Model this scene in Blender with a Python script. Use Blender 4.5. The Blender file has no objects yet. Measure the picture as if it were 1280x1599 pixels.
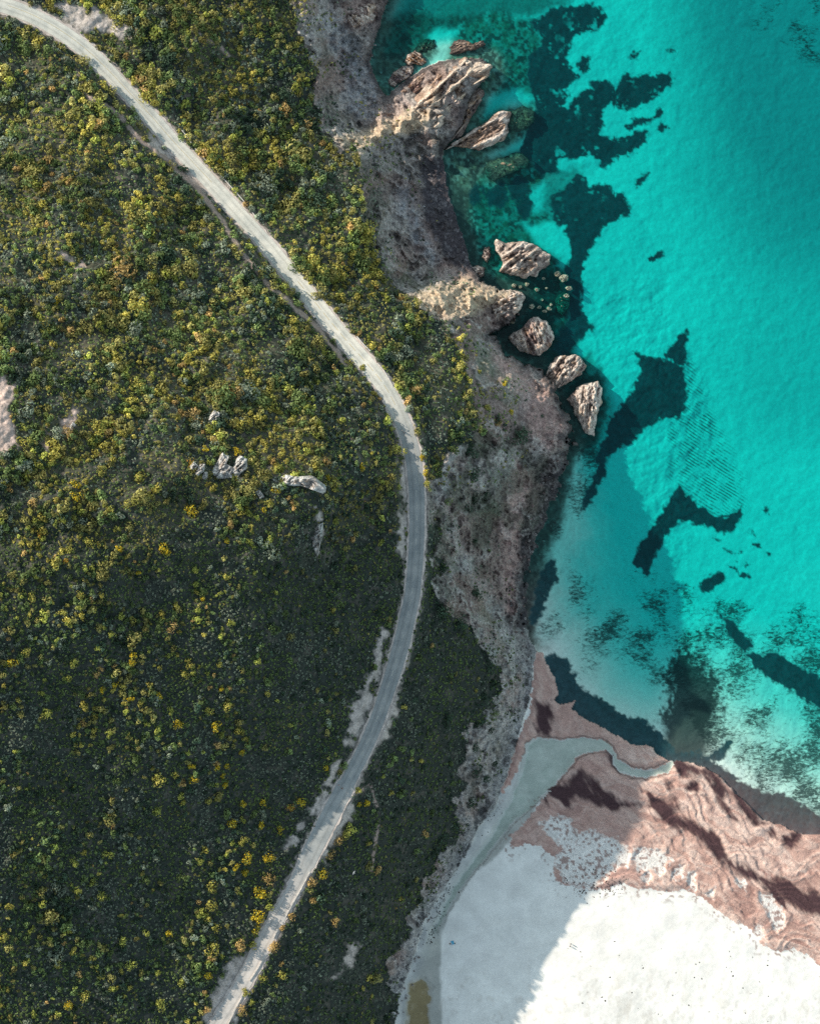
import bpy, math, random
import numpy as np
from mathutils import Vector
random.seed(7)
rng = np.random.default_rng(11)
sc = bpy.context.scene
COL = sc.collection

# ------------------------------------------------------------------ frame of the site
S = 0.25              # metres per survey unit at sea level
HC = 800.0            # drone height used to lay the survey out
CU, CV = 640.0, 799.5
SUN_EL = math.radians(25.5)
SUN_D = np.array([0.867, 0.5])       # direction shadows fall, in survey axes (u right, v down)

def W(u, v, h):
    k = S * (HC - h) / HC
    return (u - CU) * k, -(v - CV) * k, h

# ------------------------------------------------------------------ noise
def _hash(ix, iy, seed):
    h = (ix.astype(np.int64) * 374761393 + iy.astype(np.int64) * 668265263 + seed * 974711) & 0xFFFFFFFF
    h = ((h ^ (h >> 13)) * 1274126177) & 0xFFFFFFFF
    h = h ^ (h >> 16)
    return (h & 0xFFFF).astype(np.float32) / 65535.0

def vn(x, y, seed=0):
    xi = np.floor(x); yi = np.floor(y)
    fx = (x - xi).astype(np.float32); fy = (y - yi).astype(np.float32)
    fx = fx * fx * fx * (fx * (fx * 6 - 15) + 10); fy = fy * fy * fy * (fy * (fy * 6 - 15) + 10)
    a = _hash(xi, yi, seed); b = _hash(xi + 1, yi, seed)
    c = _hash(xi, yi + 1, seed); d = _hash(xi + 1, yi + 1, seed)
    return (a + (b - a) * fx) * (1 - fy) + (c + (d - c) * fx) * fy

def fbm(x, y, scale, octv=4, seed=0, gain=0.5):
    t = 0; a = 1.0; n = 0
    for i in range(octv):
        f = 2.0 ** i / scale
        t = t + a * vn(x * f + 17.3 * i, y * f - 9.1 * i, seed + i * 31)
        n += a; a *= gain
    return t / n                      # 0..1

def ridged(x, y, scale, octv=4, seed=0, gain=0.5):
    t = 0; a = 1.0; n = 0
    for i in range(octv):
        f = 2.0 ** i / scale
        t = t + a * (1 - np.abs(2 * vn(x * f + 7.7 * i, y * f + 3.3 * i, seed + i * 57) - 1))
        n += a; a *= gain
    return t / n

def sstep(a, b, x):
    t = np.clip((x - a) / (b - a), 0, 1)
    return t * t * (3 - 2 * t)

def lerp(a, b, t):
    return a + (b - a) * t

def sd(poly, U, V, pad=40.0):
    """signed distance, positive inside"""
    P = np.array(poly, dtype=np.float64)
    out = np.full(U.shape, -pad, dtype=np.float32)
    m = (U > P[:, 0].min() - pad) & (U < P[:, 0].max() + pad) & (V > P[:, 1].min() - pad) & (V < P[:, 1].max() + pad)
    if not m.any():
        return out
    x = U[m].astype(np.float64); y = V[m].astype(np.float64)
    d2 = np.full(x.shape, 1e18); ins = np.zeros(x.shape, bool)
    n = len(P)
    for i in range(n):
        ax, ay = P[i]; bx, by = P[(i + 1) % n]
        ex, ey = bx - ax, by - ay
        L = ex * ex + ey * ey + 1e-9
        t = np.clip(((x - ax) * ex + (y - ay) * ey) / L, 0, 1)
        dx = x - ax - t * ex; dy = y - ay - t * ey
        d2 = np.minimum(d2, dx * dx + dy * dy)
        c = ((ay > y) != (by > y)) & (x < (bx - ax) * (y - ay) / (by - ay + 1e-12) + ax)
        ins ^= c
    d = np.sqrt(d2)
    out[m] = np.maximum(np.where(ins, d, -d), -pad)
    return out

def line_d(pts, U, V, pad=40.0):
    """distance to a polyline and the running parameter along it"""
    P = np.array(pts, dtype=np.float64)
    dist = np.full(U.shape, pad, dtype=np.float32); par = np.zeros(U.shape, dtype=np.float32)
    m = (U > P[:, 0].min() - pad) & (U < P[:, 0].max() + pad) & (V > P[:, 1].min() - pad) & (V < P[:, 1].max() + pad)
    x = U[m]; y = V[m]
    bd = np.full(x.shape, 1e9); bp = np.zeros(x.shape)
    for i in range(len(P) - 1):
        ax, ay = P[i][:2]; bx, by = P[i + 1][:2]
        ex, ey = bx - ax, by - ay
        t = np.clip(((x - ax) * ex + (y - ay) * ey) / (ex * ex + ey * ey + 1e-9), 0, 1)
        d = np.hypot(x - ax - t * ex, y - ay - t * ey)
        k = d < bd
        bd[k] = d[k]; bp[k] = i + t[k]
    dist[m] = np.minimum(bd, pad); par[m] = bp
    return dist, par

def catmull(pts, n=8):
    P = np.array(pts, dtype=np.float64)
    Q = np.vstack([2 * P[0] - P[1], P, 2 * P[-1] - P[-2]])
    out = []
    for i in range(1, len(Q) - 2):
        p0, p1, p2, p3 = Q[i - 1], Q[i], Q[i + 1], Q[i + 2]
        for k in range(n):
            t = k / n
            out.append(0.5 * (2 * p1 + (p2 - p0) * t + (2 * p0 - 5 * p1 + 4 * p2 - p3) * t * t + (3 * p1 - p0 - 3 * p2 + p3) * t ** 3))
    out.append(P[-1])
    return np.array(out)

# ------------------------------------------------------------------ survey data
ROAD = [(-60, -12, 46), (-25, -2, 46), (0, 6, 45.5), (40, 20, 45), (75, 37, 44.5), (105, 56, 44), (135, 79, 43.5), (165, 107, 43), (195, 139, 42.5),
        (220, 166, 42), (245, 193, 41.5), (270, 222, 41), (300, 254, 41), (330, 286, 41), (360, 319, 41.3), (390, 352, 41.6),
        (420, 386, 42), (450, 423, 42.5), (480, 459, 43), (510, 496, 44), (540, 532, 45), (570, 566, 46), (597, 599, 47),
        (617, 634, 47.6), (633, 670, 48), (644, 710, 48.3), (649.5, 755, 48.6), (651, 800, 48.8), (650, 850, 49), (647, 895, 49.2), (643.5, 930, 49.4),
        (637, 960, 49.6), (628, 1000, 50), (616, 1042, 50.3), (598, 1098, 50.6), (578, 1150, 50.5), (554, 1200, 50), (533, 1240, 49.6),
        (511, 1282, 49.2), (487, 1330, 48.7), (463, 1380, 48.2), (450, 1405, 48), (430, 1440, 47.7), (408, 1482, 47.4), (389, 1520, 47.1), (366, 1560, 46.8),
        (340, 1600, 46.5), (318, 1640, 46.3), (290, 1700, 46)]
ROADC = catmull(ROAD, 6)
FOOT = [(135, 150), (160, 162), (178, 173), (195, 188), (207, 205), (222, 220), (240, 233), (258, 246), (280, 268), (298, 283), (318, 305), (332, 325), (347, 343), (362, 370),
        (382, 398), (400, 422), (422, 447), (448, 468), (472, 490), (496, 512), (513, 535), (527, 553), (545, 570)]
TRAIL1 = [(281, -10), (300, 25), (318, 58), (336, 68), (352, 80), (364, 103)]
TRAIL2 = [(712, 525), (722, 545), (732, 580), (742, 608), (750, 632), (753, 655), (748, 668)]
TRAIL3 = [(548, 1243), (562, 1238), (572, 1232), (580, 1226), (583, 1240), (590, 1258)]
TRAIL4 = [(592, 1290), (586, 1310), (585, 1325), (582, 1345), (579, 1360)]

COAST = [(640, -3000), (640, -60), (612, -20), (598, 18), (592, 42), (582, 72), (578, 98), (586, 124), (600, 148), (608, 150), (616, 138), (636, 124), (658, 108), (684, 96),
         (718, 90), (750, 92), (765, 104), (766, 118), (752, 127), (742, 140), (732, 158), (726, 182), (716, 202), (702, 220), (692, 234), (690, 252), (696, 276),
         (704, 312), (716, 350), (728, 388), (734, 412), (742, 424), (757, 445), (786, 452), (814, 462), (800, 494), (778, 513), (770, 520), (786, 541), (815, 566),
         (838, 580), (856, 600), (872, 626), (892, 652), (893, 680), (880, 712), (874, 745), (862, 782), (846, 822), (832, 862), (822, 905), (818, 950), (824, 995), (838, 1018), (848, 1020),
         (853, 1036), (866, 1058), (873, 1083), (863, 1092), (872, 1101), (897, 1095), (892, 1107), (922, 1127), (960, 1147), (986, 1162),
         (1018, 1167), (1022, 1177), (1042, 1188), (1056, 1188), (1078, 1192), (1098, 1196), (1122, 1212), (1140, 1232), (1164, 1252), (1186, 1276), (1212, 1287), (1244, 1300), (1282, 1304),
         (1330, 1318), (1500, 1390), (1900, 1560), (6000, 2600), (13000, 4000), (13000, 14000), (-13000, 14000), (-13000, -13000), (640, -13000)]
VEG = [(455, -3000), (460, 0), (470, 58), (490, 108), (497, 160), (500, 192), (524, 228), (556, 240), (565, 290), (566, 335), (590, 395), (596, 425), (650, 468), (690, 500), (716, 535), (742, 600),
       (752, 645), (748, 676), (728, 690), (712, 700), (690, 735), (672, 765), (670, 800), (676, 850), (690, 900), (715, 950), (742, 990), (772, 1030), (782, 1080), (762, 1120),
       (742, 1160), (738, 1200), (722, 1240), (722, 1290), (700, 1335), (676, 1372), (655, 1425), (636, 1480), (618, 1540), (606, 1620), (560, 2000), (500, 14000),
       (-13000, 14000), (-13000, -13000), (455, -13000)]
BEACH = [(838, 1014), (832, 1040), (830, 1070), (822, 1110), (806, 1160), (796, 1200), (782, 1235), (772, 1265), (748, 1292), (728, 1330), (703, 1372), (684, 1400), (664, 1435), (650, 1480),
         (636, 1520), (622, 1560), (614, 1620), (600, 1800), (800, 14000), (13000, 14000), (13000, 900), (1400, 900), (1000, 1000)]
PEBBLES = [[(500, 35), (530, 25), (556, 60), (584, 110), (598, 150), (588, 178), (556, 190), (534, 165), (542, 120), (515, 75)],
           [(618, 285), (638, 292), (650, 325), (664, 362), (684, 405), (662, 405), (640, 370), (624, 330)]]
SPINE = [(524, 214), (545, 214), (600, 188), (650, 172), (672, 170), (668, 190), (640, 206), (604, 216), (562, 236), (540, 226)]
HEADT = [(640, 468), (676, 452), (725, 436), (752, 444), (800, 458), (785, 474), (760, 478), (738, 492), (700, 496), (668, 486)]
PINKC = [(800, 720), (838, 740), (828, 770), (812, 800), (815, 840), (808, 880), (800, 960), (785, 960), (782, 900), (786, 850), (775, 830), (790, 780)]
BARE = [  # (polygon, colour key)
    ([(-60, 560), (20, 596), (26, 606), (12, 640), (22, 668), (26, 690), (14, 706), (-60, 712)], 'pinksand'),
    ([(70, 4), (105, 0), (135, 18), (170, 20), (192, 38), (204, 60), (186, 62), (160, 50), (140, 44), (122, 44), (95, 22)], 'pale'),
    ([(598, 973), (604, 992), (600, 1025), (590, 1050), (578, 1075), (584, 1095), (570, 1110), (562, 1140), (548, 1160), (536, 1170), (545, 1130), (552, 1095), (566, 1068), (585, 1040), (592, 1000)], 'pale'),
    ([(530, 1186), (524, 1206), (512, 1232), (504, 1252), (506, 1226), (518, 1206)], 'pale'),
    ([(480, 1262), (494, 1247), (506, 1258), (498, 1268), (478, 1285), (470, 1300), (462, 1318), (446, 1322), (470, 1285)], 'pale'),
    ([(545, 1250), (552, 1240), (556, 1268), (545, 1285), (532, 1300), (522, 1310), (512, 1322), (505, 1345), (498, 1344), (510, 1316), (522, 1290)], 'pale'),
    ([(364, 1497), (388, 1490), (408, 1490), (396, 1530), (360, 1600), (330, 1650), (300, 1660), (314, 1600), (336, 1545), (352, 1520)], 'pale'),
    ([(233, 205), (245, 220), (262, 232), (290, 262), (305, 275), (318, 296), (300, 286), (276, 256), (250, 238), (236, 226)], 'pale'),
    ([(618, 1085), (622, 1110), (606, 1135), (598, 1160), (590, 1162), (594, 1135), (606, 1105)], 'pale'),
    ([(648, 960), (640, 1000), (625, 1050), (612, 1090), (620, 1050), (634, 1000), (641, 965)], 'pale'),
    ([(82, 403), (104, 399), (130, 406), (142, 416), (126, 414), (104, 406)], 'pinksand'),
    ([(628, 690), (634, 740), (632, 800), (633, 850), (629, 880), (624, 860), (628, 800), (626, 740)], 'pale'),
    ([(495, 795), (503, 800), (500, 830), (495, 862), (488, 850), (494, 825)], 'pale'),
    ([(545, 1485), (560, 1470), (566, 1478), (548, 1502), (532, 1522), (524, 1530)], 'pale'),
    ([(92, 655), (115, 640), (122, 655), (108, 680), (95, 672)], 'pinksand'),
    ([(60, 690), (76, 672), (82, 690), (74, 704)], 'pinksand'),
]
# seagrass meadows on the bottom
GRASS = [
    [(832, 36), (850, 28), (868, 15), (925, 10), (941, 22), (938, 38), (925, 45), (893, 52), (885, 75), (880, 95), (885, 110), (900, 118), (882, 130), (873, 140), (886, 150), (878, 158), (873, 172),
     (890, 172), (900, 155), (915, 143), (928, 140), (926, 130), (940, 128), (953, 138), (955, 150), (948, 160), (935, 172), (942, 195), (930, 205), (940, 215), (957, 222), (975, 212), (995, 202), (1010, 206),
     (1006, 222), (985, 240), (955, 250), (942, 260), (938, 250), (925, 235), (900, 245), (880, 240), (868, 250), (865, 268), (845, 272), (836, 250), (810, 240), (820, 225), (830, 190), (842, 175), (833, 140), (826, 118), (832, 85), (848, 78), (853, 55), (838, 46)],
    [(957, 150), (962, 133), (970, 118), (978, 113), (990, 118), (1000, 116), (1020, 118), (1043, 113), (1051, 125), (1040, 138), (1020, 152), (1008, 161), (985, 171), (965, 168), (957, 161)],
    [(973, 200), (985, 190), (1000, 184), (1016, 184), (1024, 170), (1040, 170), (1038, 180), (1025, 188), (1008, 192), (994, 196), (982, 206)],
    [(1026, 205), (1034, 190), (1044, 200), (1036, 206)],
    [(980, 88), (988, 80), (999, 79), (996, 88), (984, 91)], [(1040, 79), (1047, 74), (1052, 79), (1046, 84)],
    [(904, 108), (908, 94), (916, 92), (914, 106), (908, 112)],
    [(988, 290), (1000, 276), (1012, 263), (1014, 270), (1004, 284), (994, 291)],
    [(862, 310), (880, 297), (903, 276), (914, 283), (914, 297), (930, 292), (948, 292), (958, 308), (972, 296), (977, 312), (986, 322), (983, 333), (960, 345), (942, 356), (925, 385), (911, 413), (907, 445), (908, 480),
     (918, 503), (927, 515), (905, 529), (890, 546), (880, 560), (862, 548), (872, 520), (888, 500), (884, 470), (878, 440), (888, 410), (890, 385), (882, 362), (884, 352), (868, 345)],
    [(733, 300), (742, 292), (750, 294), (744, 306), (746, 316), (738, 316)], [(758, 300), (768, 304), (776, 290), (784, 288), (788, 310), (782, 322), (766, 316)],
    [(796, 290), (806, 278), (820, 280), (824, 296), (814, 308), (800, 306)], [(808, 316), (822, 308), (830, 320), (818, 340), (810, 330)],
    [(985, 546), (1000, 553), (1022, 560), (1038, 559), (1058, 566), (1068, 575), (1070, 600), (1070, 640), (1060, 652), (1045, 655), (1037, 651), (1005, 672), (985, 692), (955, 708), (945, 718), (944, 740), (925, 778), (912, 798),
     (905, 796), (910, 778), (920, 752), (930, 730), (930, 706), (942, 690), (948, 665), (958, 642), (978, 622), (990, 605), (1000, 580), (994, 560)],
    [(1035, 552), (1048, 540), (1062, 522), (1072, 514), (1074, 530), (1068, 548), (1074, 572), (1060, 572), (1040, 562)],
    [(1060, 757), (1068, 765), (1080, 778), (1090, 790), (1110, 800), (1135, 810), (1148, 798), (1155, 792), (1158, 802), (1150, 826), (1122, 831), (1095, 822), (1075, 815), (1060, 816), (1045, 830), (1036, 845), (1028, 860), (1016, 884),
     (1010, 898), (1001, 892), (988, 880), (988, 868), (1000, 845), (1016, 826), (1035, 800), (1050, 770)],
    [(1092, 915), (1104, 901), (1118, 893), (1132, 892), (1132, 906), (1118, 918), (1112, 925), (1096, 921)],
    [(1190, 796), (1197, 794), (1204, 802), (1196, 803)], [(1172, 832), (1178, 833), (1180, 838), (1174, 837)], [(1174, 850), (1184, 848), (1188, 854), (1180, 855)], [(1192, 860), (1204, 861), (1208, 866), (1196, 864)],
    [(1150, 876), (1160, 878), (1174, 880), (1162, 884)], [(1138, 885), (1150, 886), (1152, 892), (1142, 889)], [(1116, 840), (1122, 841), (1124, 848), (1118, 847)], [(1154, 894), (1168, 897), (1172, 902), (1160, 899)], [(1128, 855), (1140, 863), (1156, 864), (1140, 866)],
    [(1122, 958), (1145, 972), (1160, 988), (1176, 1010), (1166, 1018), (1190, 1022), (1215, 1016), (1230, 1034), (1258, 1044), (1285, 1062), (1300, 1110), (1268, 1101), (1245, 1085), (1222, 1073), (1196, 1056), (1168, 1030), (1146, 1006)],
    [(828, 972), (835, 928), (843, 892), (854, 877), (867, 874), (869, 905), (856, 925), (845, 962), (836, 976)],
    [(848, 1026), (866, 1020), (884, 1029), (893, 1048), (905, 1070), (920, 1083), (942, 1090), (962, 1110), (985, 1121), (1006, 1124), (1022, 1138), (1044, 1160), (1052, 1172), (1072, 1178), (1090, 1172), (1110, 1186),
     (1150, 1212), (1160, 1222), (1190, 1236), (1225, 1240), (1262, 1262), (1300, 1290), (1300, 1330), (1200, 1300), (1120, 1230), (1060, 1205), (1000, 1190), (900, 1130), (860, 1095)],
    [(1104, 1185), (1115, 1172), (1128, 1162), (1136, 1150), (1146, 1152), (1140, 1170), (1122, 1190), (1110, 1190)],
    [(1022, 404), (1012, 411), (1010, 402), (1020, 398), (1026, 390), (1032, 394), (1036, 386), (1039, 388), (1034, 397), (1030, 406)],
]
RIPPLE = [(1068, 552), (1080, 570), (1095, 615), (1112, 650), (1130, 690), (1145, 725), (1157, 748), (1152, 792), (1135, 814), (1090, 788), (1065, 758), (1050, 742), (1049, 700), (1045, 662), (1062, 650)]
MOTTLE = [
    ([(1150, -30), (1310, -30), (1310, 95), (1230, 80), (1180, 40)], 0.30),  # polygon, strength
    ([(985, 900), (1040, 905), (1100, 930), (1180, 960), (1235, 1010), (1285, 1080), (1300, 1290), (1200, 1250), (1100, 1180), (1095, 1140), (1050, 1030), (1020, 980)], 0.55),
    ([(945, 945), (975, 950), (1020, 985), (1036, 1040), (1025, 1055), (990, 1035), (955, 1020), (942, 975)], 0.75),
    ([(1050, 1020), (1090, 1030), (1118, 1060), (1125, 1100), (1095, 1140), (1078, 1115), (1055, 1085), (1044, 1055)], 1.12),
    ([(1040, 925), (1110, 950), (1200, 970), (1250, 960), (1290, 980), (1290, 1060), (1220, 1010), (1170, 990), (1100, 975), (1040, 955)], 0.62),
    ([(862, 880), (880, 872), (940, 930), (960, 1000), (900, 1060), (880, 1000), (850, 980), (870, 930)], 0.28),
    ([(890, 708), (912, 690), (932, 706), (928, 740), (908, 780), (890, 810), (870, 830), (876, 760)], 0.55),
]
REEF = [  # rocky bottom under water: polygon, strength
    ([(585, 40), (640, 20), (700, 30), (760, 20), (830, 30), (850, 80), (830, 130), (835, 190), (800, 240), (830, 250), (860, 290), (860, 400), (890, 430), (880, 560), (800, 560), (760, 520), (660, 300), (690, 220), (700, 110), (620, 160), (580, 120)], 0.9),
    ([(640, 40), (760, -20), (850, -10), (850, 30), (800, 70), (720, 60), (650, 90)], 0.3),
    ([(893, 650), (905, 690), (885, 750), (868, 830), (850, 870), (835, 930), (830, 1010), (810, 1010), (800, 900), (850, 750)], 0.9),
    ([(790, 165), (820, 166), (836, 178), (828, 196), (800, 206), (780, 190)], 1.0),
    ([(756, 250), (780, 242), (806, 238), (826, 248), (820, 262), (790, 276), (768, 284), (754, 270)], 1.0),
    ([(765, 105), (790, 110), (770, 160), (730, 200), (690, 230), (700, 200), (720, 150)], 0.95),
    ([(740, 25), (790, 14), (810, 40), (790, 70), (750, 60)], 0.8),
]
REEF += [([(858, 376), (872, 392), (872, 420), (850, 440), (820, 442), (790, 438), (770, 420), (765, 380)], .8), ([(866, 500), (876, 520), (870, 548), (850, 566), (820, 566), (790, 545)], .7), ([(918, 556), (926, 575), (918, 600), (890, 612), (860, 612)], .8), ([(942, 596), (952, 620), (944, 660), (934, 690), (912, 690), (930, 640)], .8), ([(700, 240), (760, 232), (800, 222), (806, 240), (760, 262), (720, 300), (690, 280), (684, 240)], 1.0)]
REEFCLEAR = [[(660, 55), (685, 42), (718, 42), (712, 60), (700, 80), (690, 100), (664, 118), (640, 128), (655, 105), (680, 80)],
             [(760, 150), (790, 142), (820, 140), (838, 160), (810, 168), (780, 170), (755, 185)],
             [(760, 245), (800, 220), (828, 205), (832, 226), (800, 238), (770, 250)],
             [(820, 300), (850, 280), (880, 275), (862, 310), (880, 350), (850, 330), (828, 330)],
             [(815, 350), (870, 345), (888, 380), (880, 405), (850, 392), (830, 375)]]
LENS = [(888, 548), (904, 531), (925, 521), (955, 528), (985, 548), (996, 575), (986, 600), (968, 622), (950, 642), (942, 672), (930, 692), (920, 690), (935, 640), (944, 600), (932, 570), (915, 555)]
STREAM = [(822, 1162), (842, 1152), (880, 1157), (915, 1152), (938, 1156), (955, 1167), (964, 1186), (984, 1200), (1010, 1203), (1034, 1196), (1052, 1186), (1052, 1194), (1040, 1206), (1012, 1214), (985, 1213), (966, 1206), (956, 1192), (957, 1180), (945, 1173), (922, 1173),
          (902, 1181), (886, 1204), (866, 1224), (846, 1240), (828, 1258), (800, 1284), (784, 1304), (758, 1338), (738, 1360), (720, 1385), (704, 1412), (690, 1442), (684, 1460), (672, 1460), (690, 1418), (712, 1378), (742, 1338), (764, 1310), (778, 1284), (796, 1252), (808, 1222), (818, 1190)]
POND = [(638, 1534), (650, 1529), (662, 1530), (672, 1542), (671, 1580), (668, 1700), (630, 1700), (632, 1600), (635, 1560)]
WETSAND = [(800, 1284), (828, 1258), (846, 1240), (830, 1276), (800, 1310), (770, 1345), (745, 1360), (720, 1390), (700, 1430), (690, 1460), (688, 1510), (692, 1640), (620, 1640), (628, 1560), (650, 1500), (668, 1450), (690, 1412), (712, 1376), (742, 1336), (764, 1308), (796, 1250), (815, 1180), (870, 1160), (850, 1220)]
WRACK = [  # seaweed banks, polygons
    [(832, 1032), (846, 1019), (852, 1036), (866, 1058), (873, 1083), (863, 1092), (872, 1101), (897, 1095), (892, 1107), (922, 1127), (960, 1147), (986, 1162), (1018, 1167), (1022, 1177), (1042, 1188), (1034, 1193), (1010, 1200), (986, 1197), (970, 1184), (960, 1166), (944, 1153), (918, 1149),
     (888, 1154), (866, 1150), (842, 1149), (818, 1164), (818, 1178), (802, 1212), (788, 1236), (780, 1236), (794, 1200), (806, 1160), (828, 1110), (830, 1070)],
    [(900, 1182), (918, 1172), (944, 1194), (966, 1208), (1000, 1217), (1040, 1209), (1056, 1190), (1098, 1196), (1122, 1212), (1140, 1232), (1164, 1252), (1186, 1276), (1212, 1287), (1244, 1300), (1282, 1304), (1330, 1318), (1420, 1360), (1420, 1560), (1330, 1540), (1285, 1515), (1262, 1492), (1240, 1480), (1215, 1486), (1190, 1478),
     (1172, 1450), (1150, 1442), (1120, 1422), (1098, 1404), (1070, 1388), (1040, 1392), (1000, 1388), (972, 1380), (945, 1388), (925, 1388), (880, 1382), (862, 1368), (866, 1340), (848, 1326), (820, 1316), (795, 1326), (800, 1304), (822, 1282), (846, 1250), (868, 1226), (886, 1206)],
]
WDARK = [  # darker wet rafts of seaweed
    [(852, 1242), (888, 1204), (908, 1194), (920, 1214), (940, 1236), (960, 1250), (1000, 1250), (1036, 1244), (1048, 1252), (1062, 1272), (1090, 1284), (1118, 1300), (1140, 1336), (1176, 1352), (1220, 1374), (1285, 1398), (1420, 1440), (1420, 1480), (1285, 1432), (1250, 1420), (1220, 1405), (1190, 1386),
     (1150, 1372), (1118, 1342), (1090, 1304), (1050, 1286), (1020, 1268), (980, 1262), (930, 1264), (890, 1256), (862, 1250)],
    [(836, 1098), (856, 1102), (862, 1140), (856, 1150), (836, 1150), (830, 1130)],
    [(1056, 1190), (1098, 1196), (1122, 1212), (1140, 1232), (1164, 1252), (1186, 1276), (1212, 1287), (1180, 1292), (1160, 1270), (1150, 1252), (1130, 1240), (1100, 1212), (1075, 1206), (1062, 1215)],
    [(1186, 1298), (1210, 1292), (1214, 1312), (1200, 1314)], [(1220, 1306), (1244, 1304), (1240, 1318), (1222, 1322)], [(1040, 1216), (1056, 1218), (1054, 1228), (1042, 1226)], [(1070, 1228), (1092, 1222), (1094, 1236), (1074, 1236)],
    [(942, 1172), (956, 1180), (958, 1196), (966, 1206), (950, 1196), (934, 1178)],
    [(1100, 1240), (1125, 1252), (1150, 1278), (1140, 1276), (1118, 1258)],
]
WLIGHT = [[(845, 1282), (862, 1276), (890, 1280), (898, 1300), (930, 1300), (962, 1310), (984, 1330), (980, 1352), (950, 1368), (925, 1385), (880, 1378), (866, 1350), (868, 1338), (880, 1330), (862, 1312), (848, 1298)],
          [(985, 1340), (1000, 1326), (1030, 1326), (1050, 1342), (1030, 1362), (1000, 1362)], [(1000, 1366), (1012, 1360), (1018, 1374), (1006, 1382)], [(1052, 1356), (1070, 1350), (1066, 1372), (1050, 1374)], [(1078, 1366), (1090, 1362), (1086, 1390), (1074, 1382)],
          [(1186, 1392), (1204, 1400), (1222, 1420), (1226, 1446), (1210, 1456), (1196, 1430)], [(1148, 1372), (1164, 1376), (1166, 1392), (1152, 1384)], [(1100, 1396), (1114, 1388), (1112, 1408)], [(1176, 1440), (1192, 1452), (1196, 1470), (1180, 1468)]]

# height control points (u, v, metres)
CTRL = [(u, v, h) for (u, v, h) in ROAD[::2]]
def add(*t): CTRL.extend(t)
# hill west of the road
add((-400, -400, 48), (0, -300, 46), (300, -300, 36), (500, -300, 18), (-400, 200, 75), (-400, 600, 112), (-400, 1000, 122), (-400, 1500, 98), (-400, 2000, 78), (0, 2000, 68), (330, 2000, 46),
    (0, 150, 55), (0, 300, 66), (0, 450, 82), (0, 600, 97), (0, 700, 103), (0, 850, 107), (0, 1000, 106), (0, 1200, 93), (0, 1400, 81.5), (0, 1600, 69),
    (120, 200, 52), (150, 330, 62), (150, 480, 74), (150, 620, 87), (150, 760, 99), (150, 900, 98), (150, 1100, 88.5), (150, 1300, 75), (150, 1500, 64),
    (280, 380, 54), (300, 500, 64), (300, 620, 75), (310, 730, 84), (300, 860, 88), (300, 1000, 85.5), (300, 1150, 76.5), (300, 1300, 63), (290, 1450, 55),
    (400, 480, 54), (420, 580, 63), (430, 680, 71), (440, 745, 78.5), (480, 752, 77.5), (495, 790, 75), (400, 850, 80), (400, 960, 81.5), (400, 1080, 74), (400, 1200, 61.5), (390, 1320, 55),
    (520, 590, 56), (560, 640, 56), (590, 665, 54), (540, 700, 62), (512, 840, 62), (560, 800, 58), (600, 760, 54), (600, 850, 52), (520, 940, 63), (580, 980, 54), (500, 1060, 62), (540, 1120, 55.5), (470, 1200, 57), (450, 1290, 51.5))
# between road and cliff edge
add((330, 60, 36), (400, 20, 28), (400, 150, 30), (460, 0, 23), (475, 60, 21), (490, 115, 20), (497, 160, 20), (505, 200, 20), (450, 260, 31), (500, 320, 30), (560, 240, 25), (565, 300, 26), (566, 340, 27), (520, 420, 35), (590, 410, 26),
    (600, 480, 36), (650, 466, 26.5), (690, 498, 27), (650, 560, 38), (700, 600, 35), (745, 600, 29), (752, 650, 28), (690, 680, 44), (720, 700, 37), (690, 760, 43), (680, 850, 44), (690, 930, 43), (740, 990, 31), (680, 1000, 42), (640, 1100, 46), (700, 1080, 36),
    (775, 1050, 22), (770, 1110, 17), (740, 1190, 16), (690, 1180, 28), (620, 1200, 44), (720, 1280, 12), (660, 1300, 24), (580, 1300, 41), (540, 1380, 41), (690, 1340, 10), (640, 1400, 18), (640, 1480, 10), (580, 1470, 27), (500, 1480, 40), (430, 1560, 44), (520, 1599, 28), (600, 1599, 8), (500, 1800, 32), (590, 1800, 8))
# cliff faces, toes, spine, headland
add((520, 60, 7), (535, 110, 5), (545, 160, 5), (560, 185, 6), (570, 90, 1.5), (560, 30, 4), (590, 150, 1.5), (590, 100, 0.6),
    (530, 216, 18.5), (560, 222, 14), (600, 200, 11), (640, 186, 10), (680, 165, 8.5), (715, 125, 6), (745, 105, 3.5), (640, 222, 3), (610, 240, 4), (660, 150, 3.5), (620, 175, 4),
    (590, 290, 12), (615, 300, 4), (640, 320, 1.8), (640, 270, 1.5), (610, 370, 12), (640, 390, 6), (665, 410, 4), (640, 440, 13), (690, 425, 4),
    (690, 455, 19), (730, 445, 12), (755, 462, 12), (790, 465, 9), (740, 510, 22), (765, 500, 8), (770, 540, 16), (800, 600, 20), (820, 585, 8), (850, 625, 14.5), (880, 660, 10), (850, 680, 12), (820, 650, 17), (790, 680, 22), (760, 720, 27),
    (840, 720, 5), (800, 770, 9), (750, 800, 22), (730, 860, 25), (780, 850, 9), (812, 850, 2), (790, 920, 6), (770, 960, 16), (800, 990, 9), (812, 1010, 5), (740, 920, 26), (822, 1060, 5), (805, 1110, 6), (790, 1160, 5), (780, 1200, 4), (750, 1260, 5), (715, 1320, 4), (690, 1370, 4), (662, 1420, 3.5), (640, 1490, 3), (620, 1560, 2.5))
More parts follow.
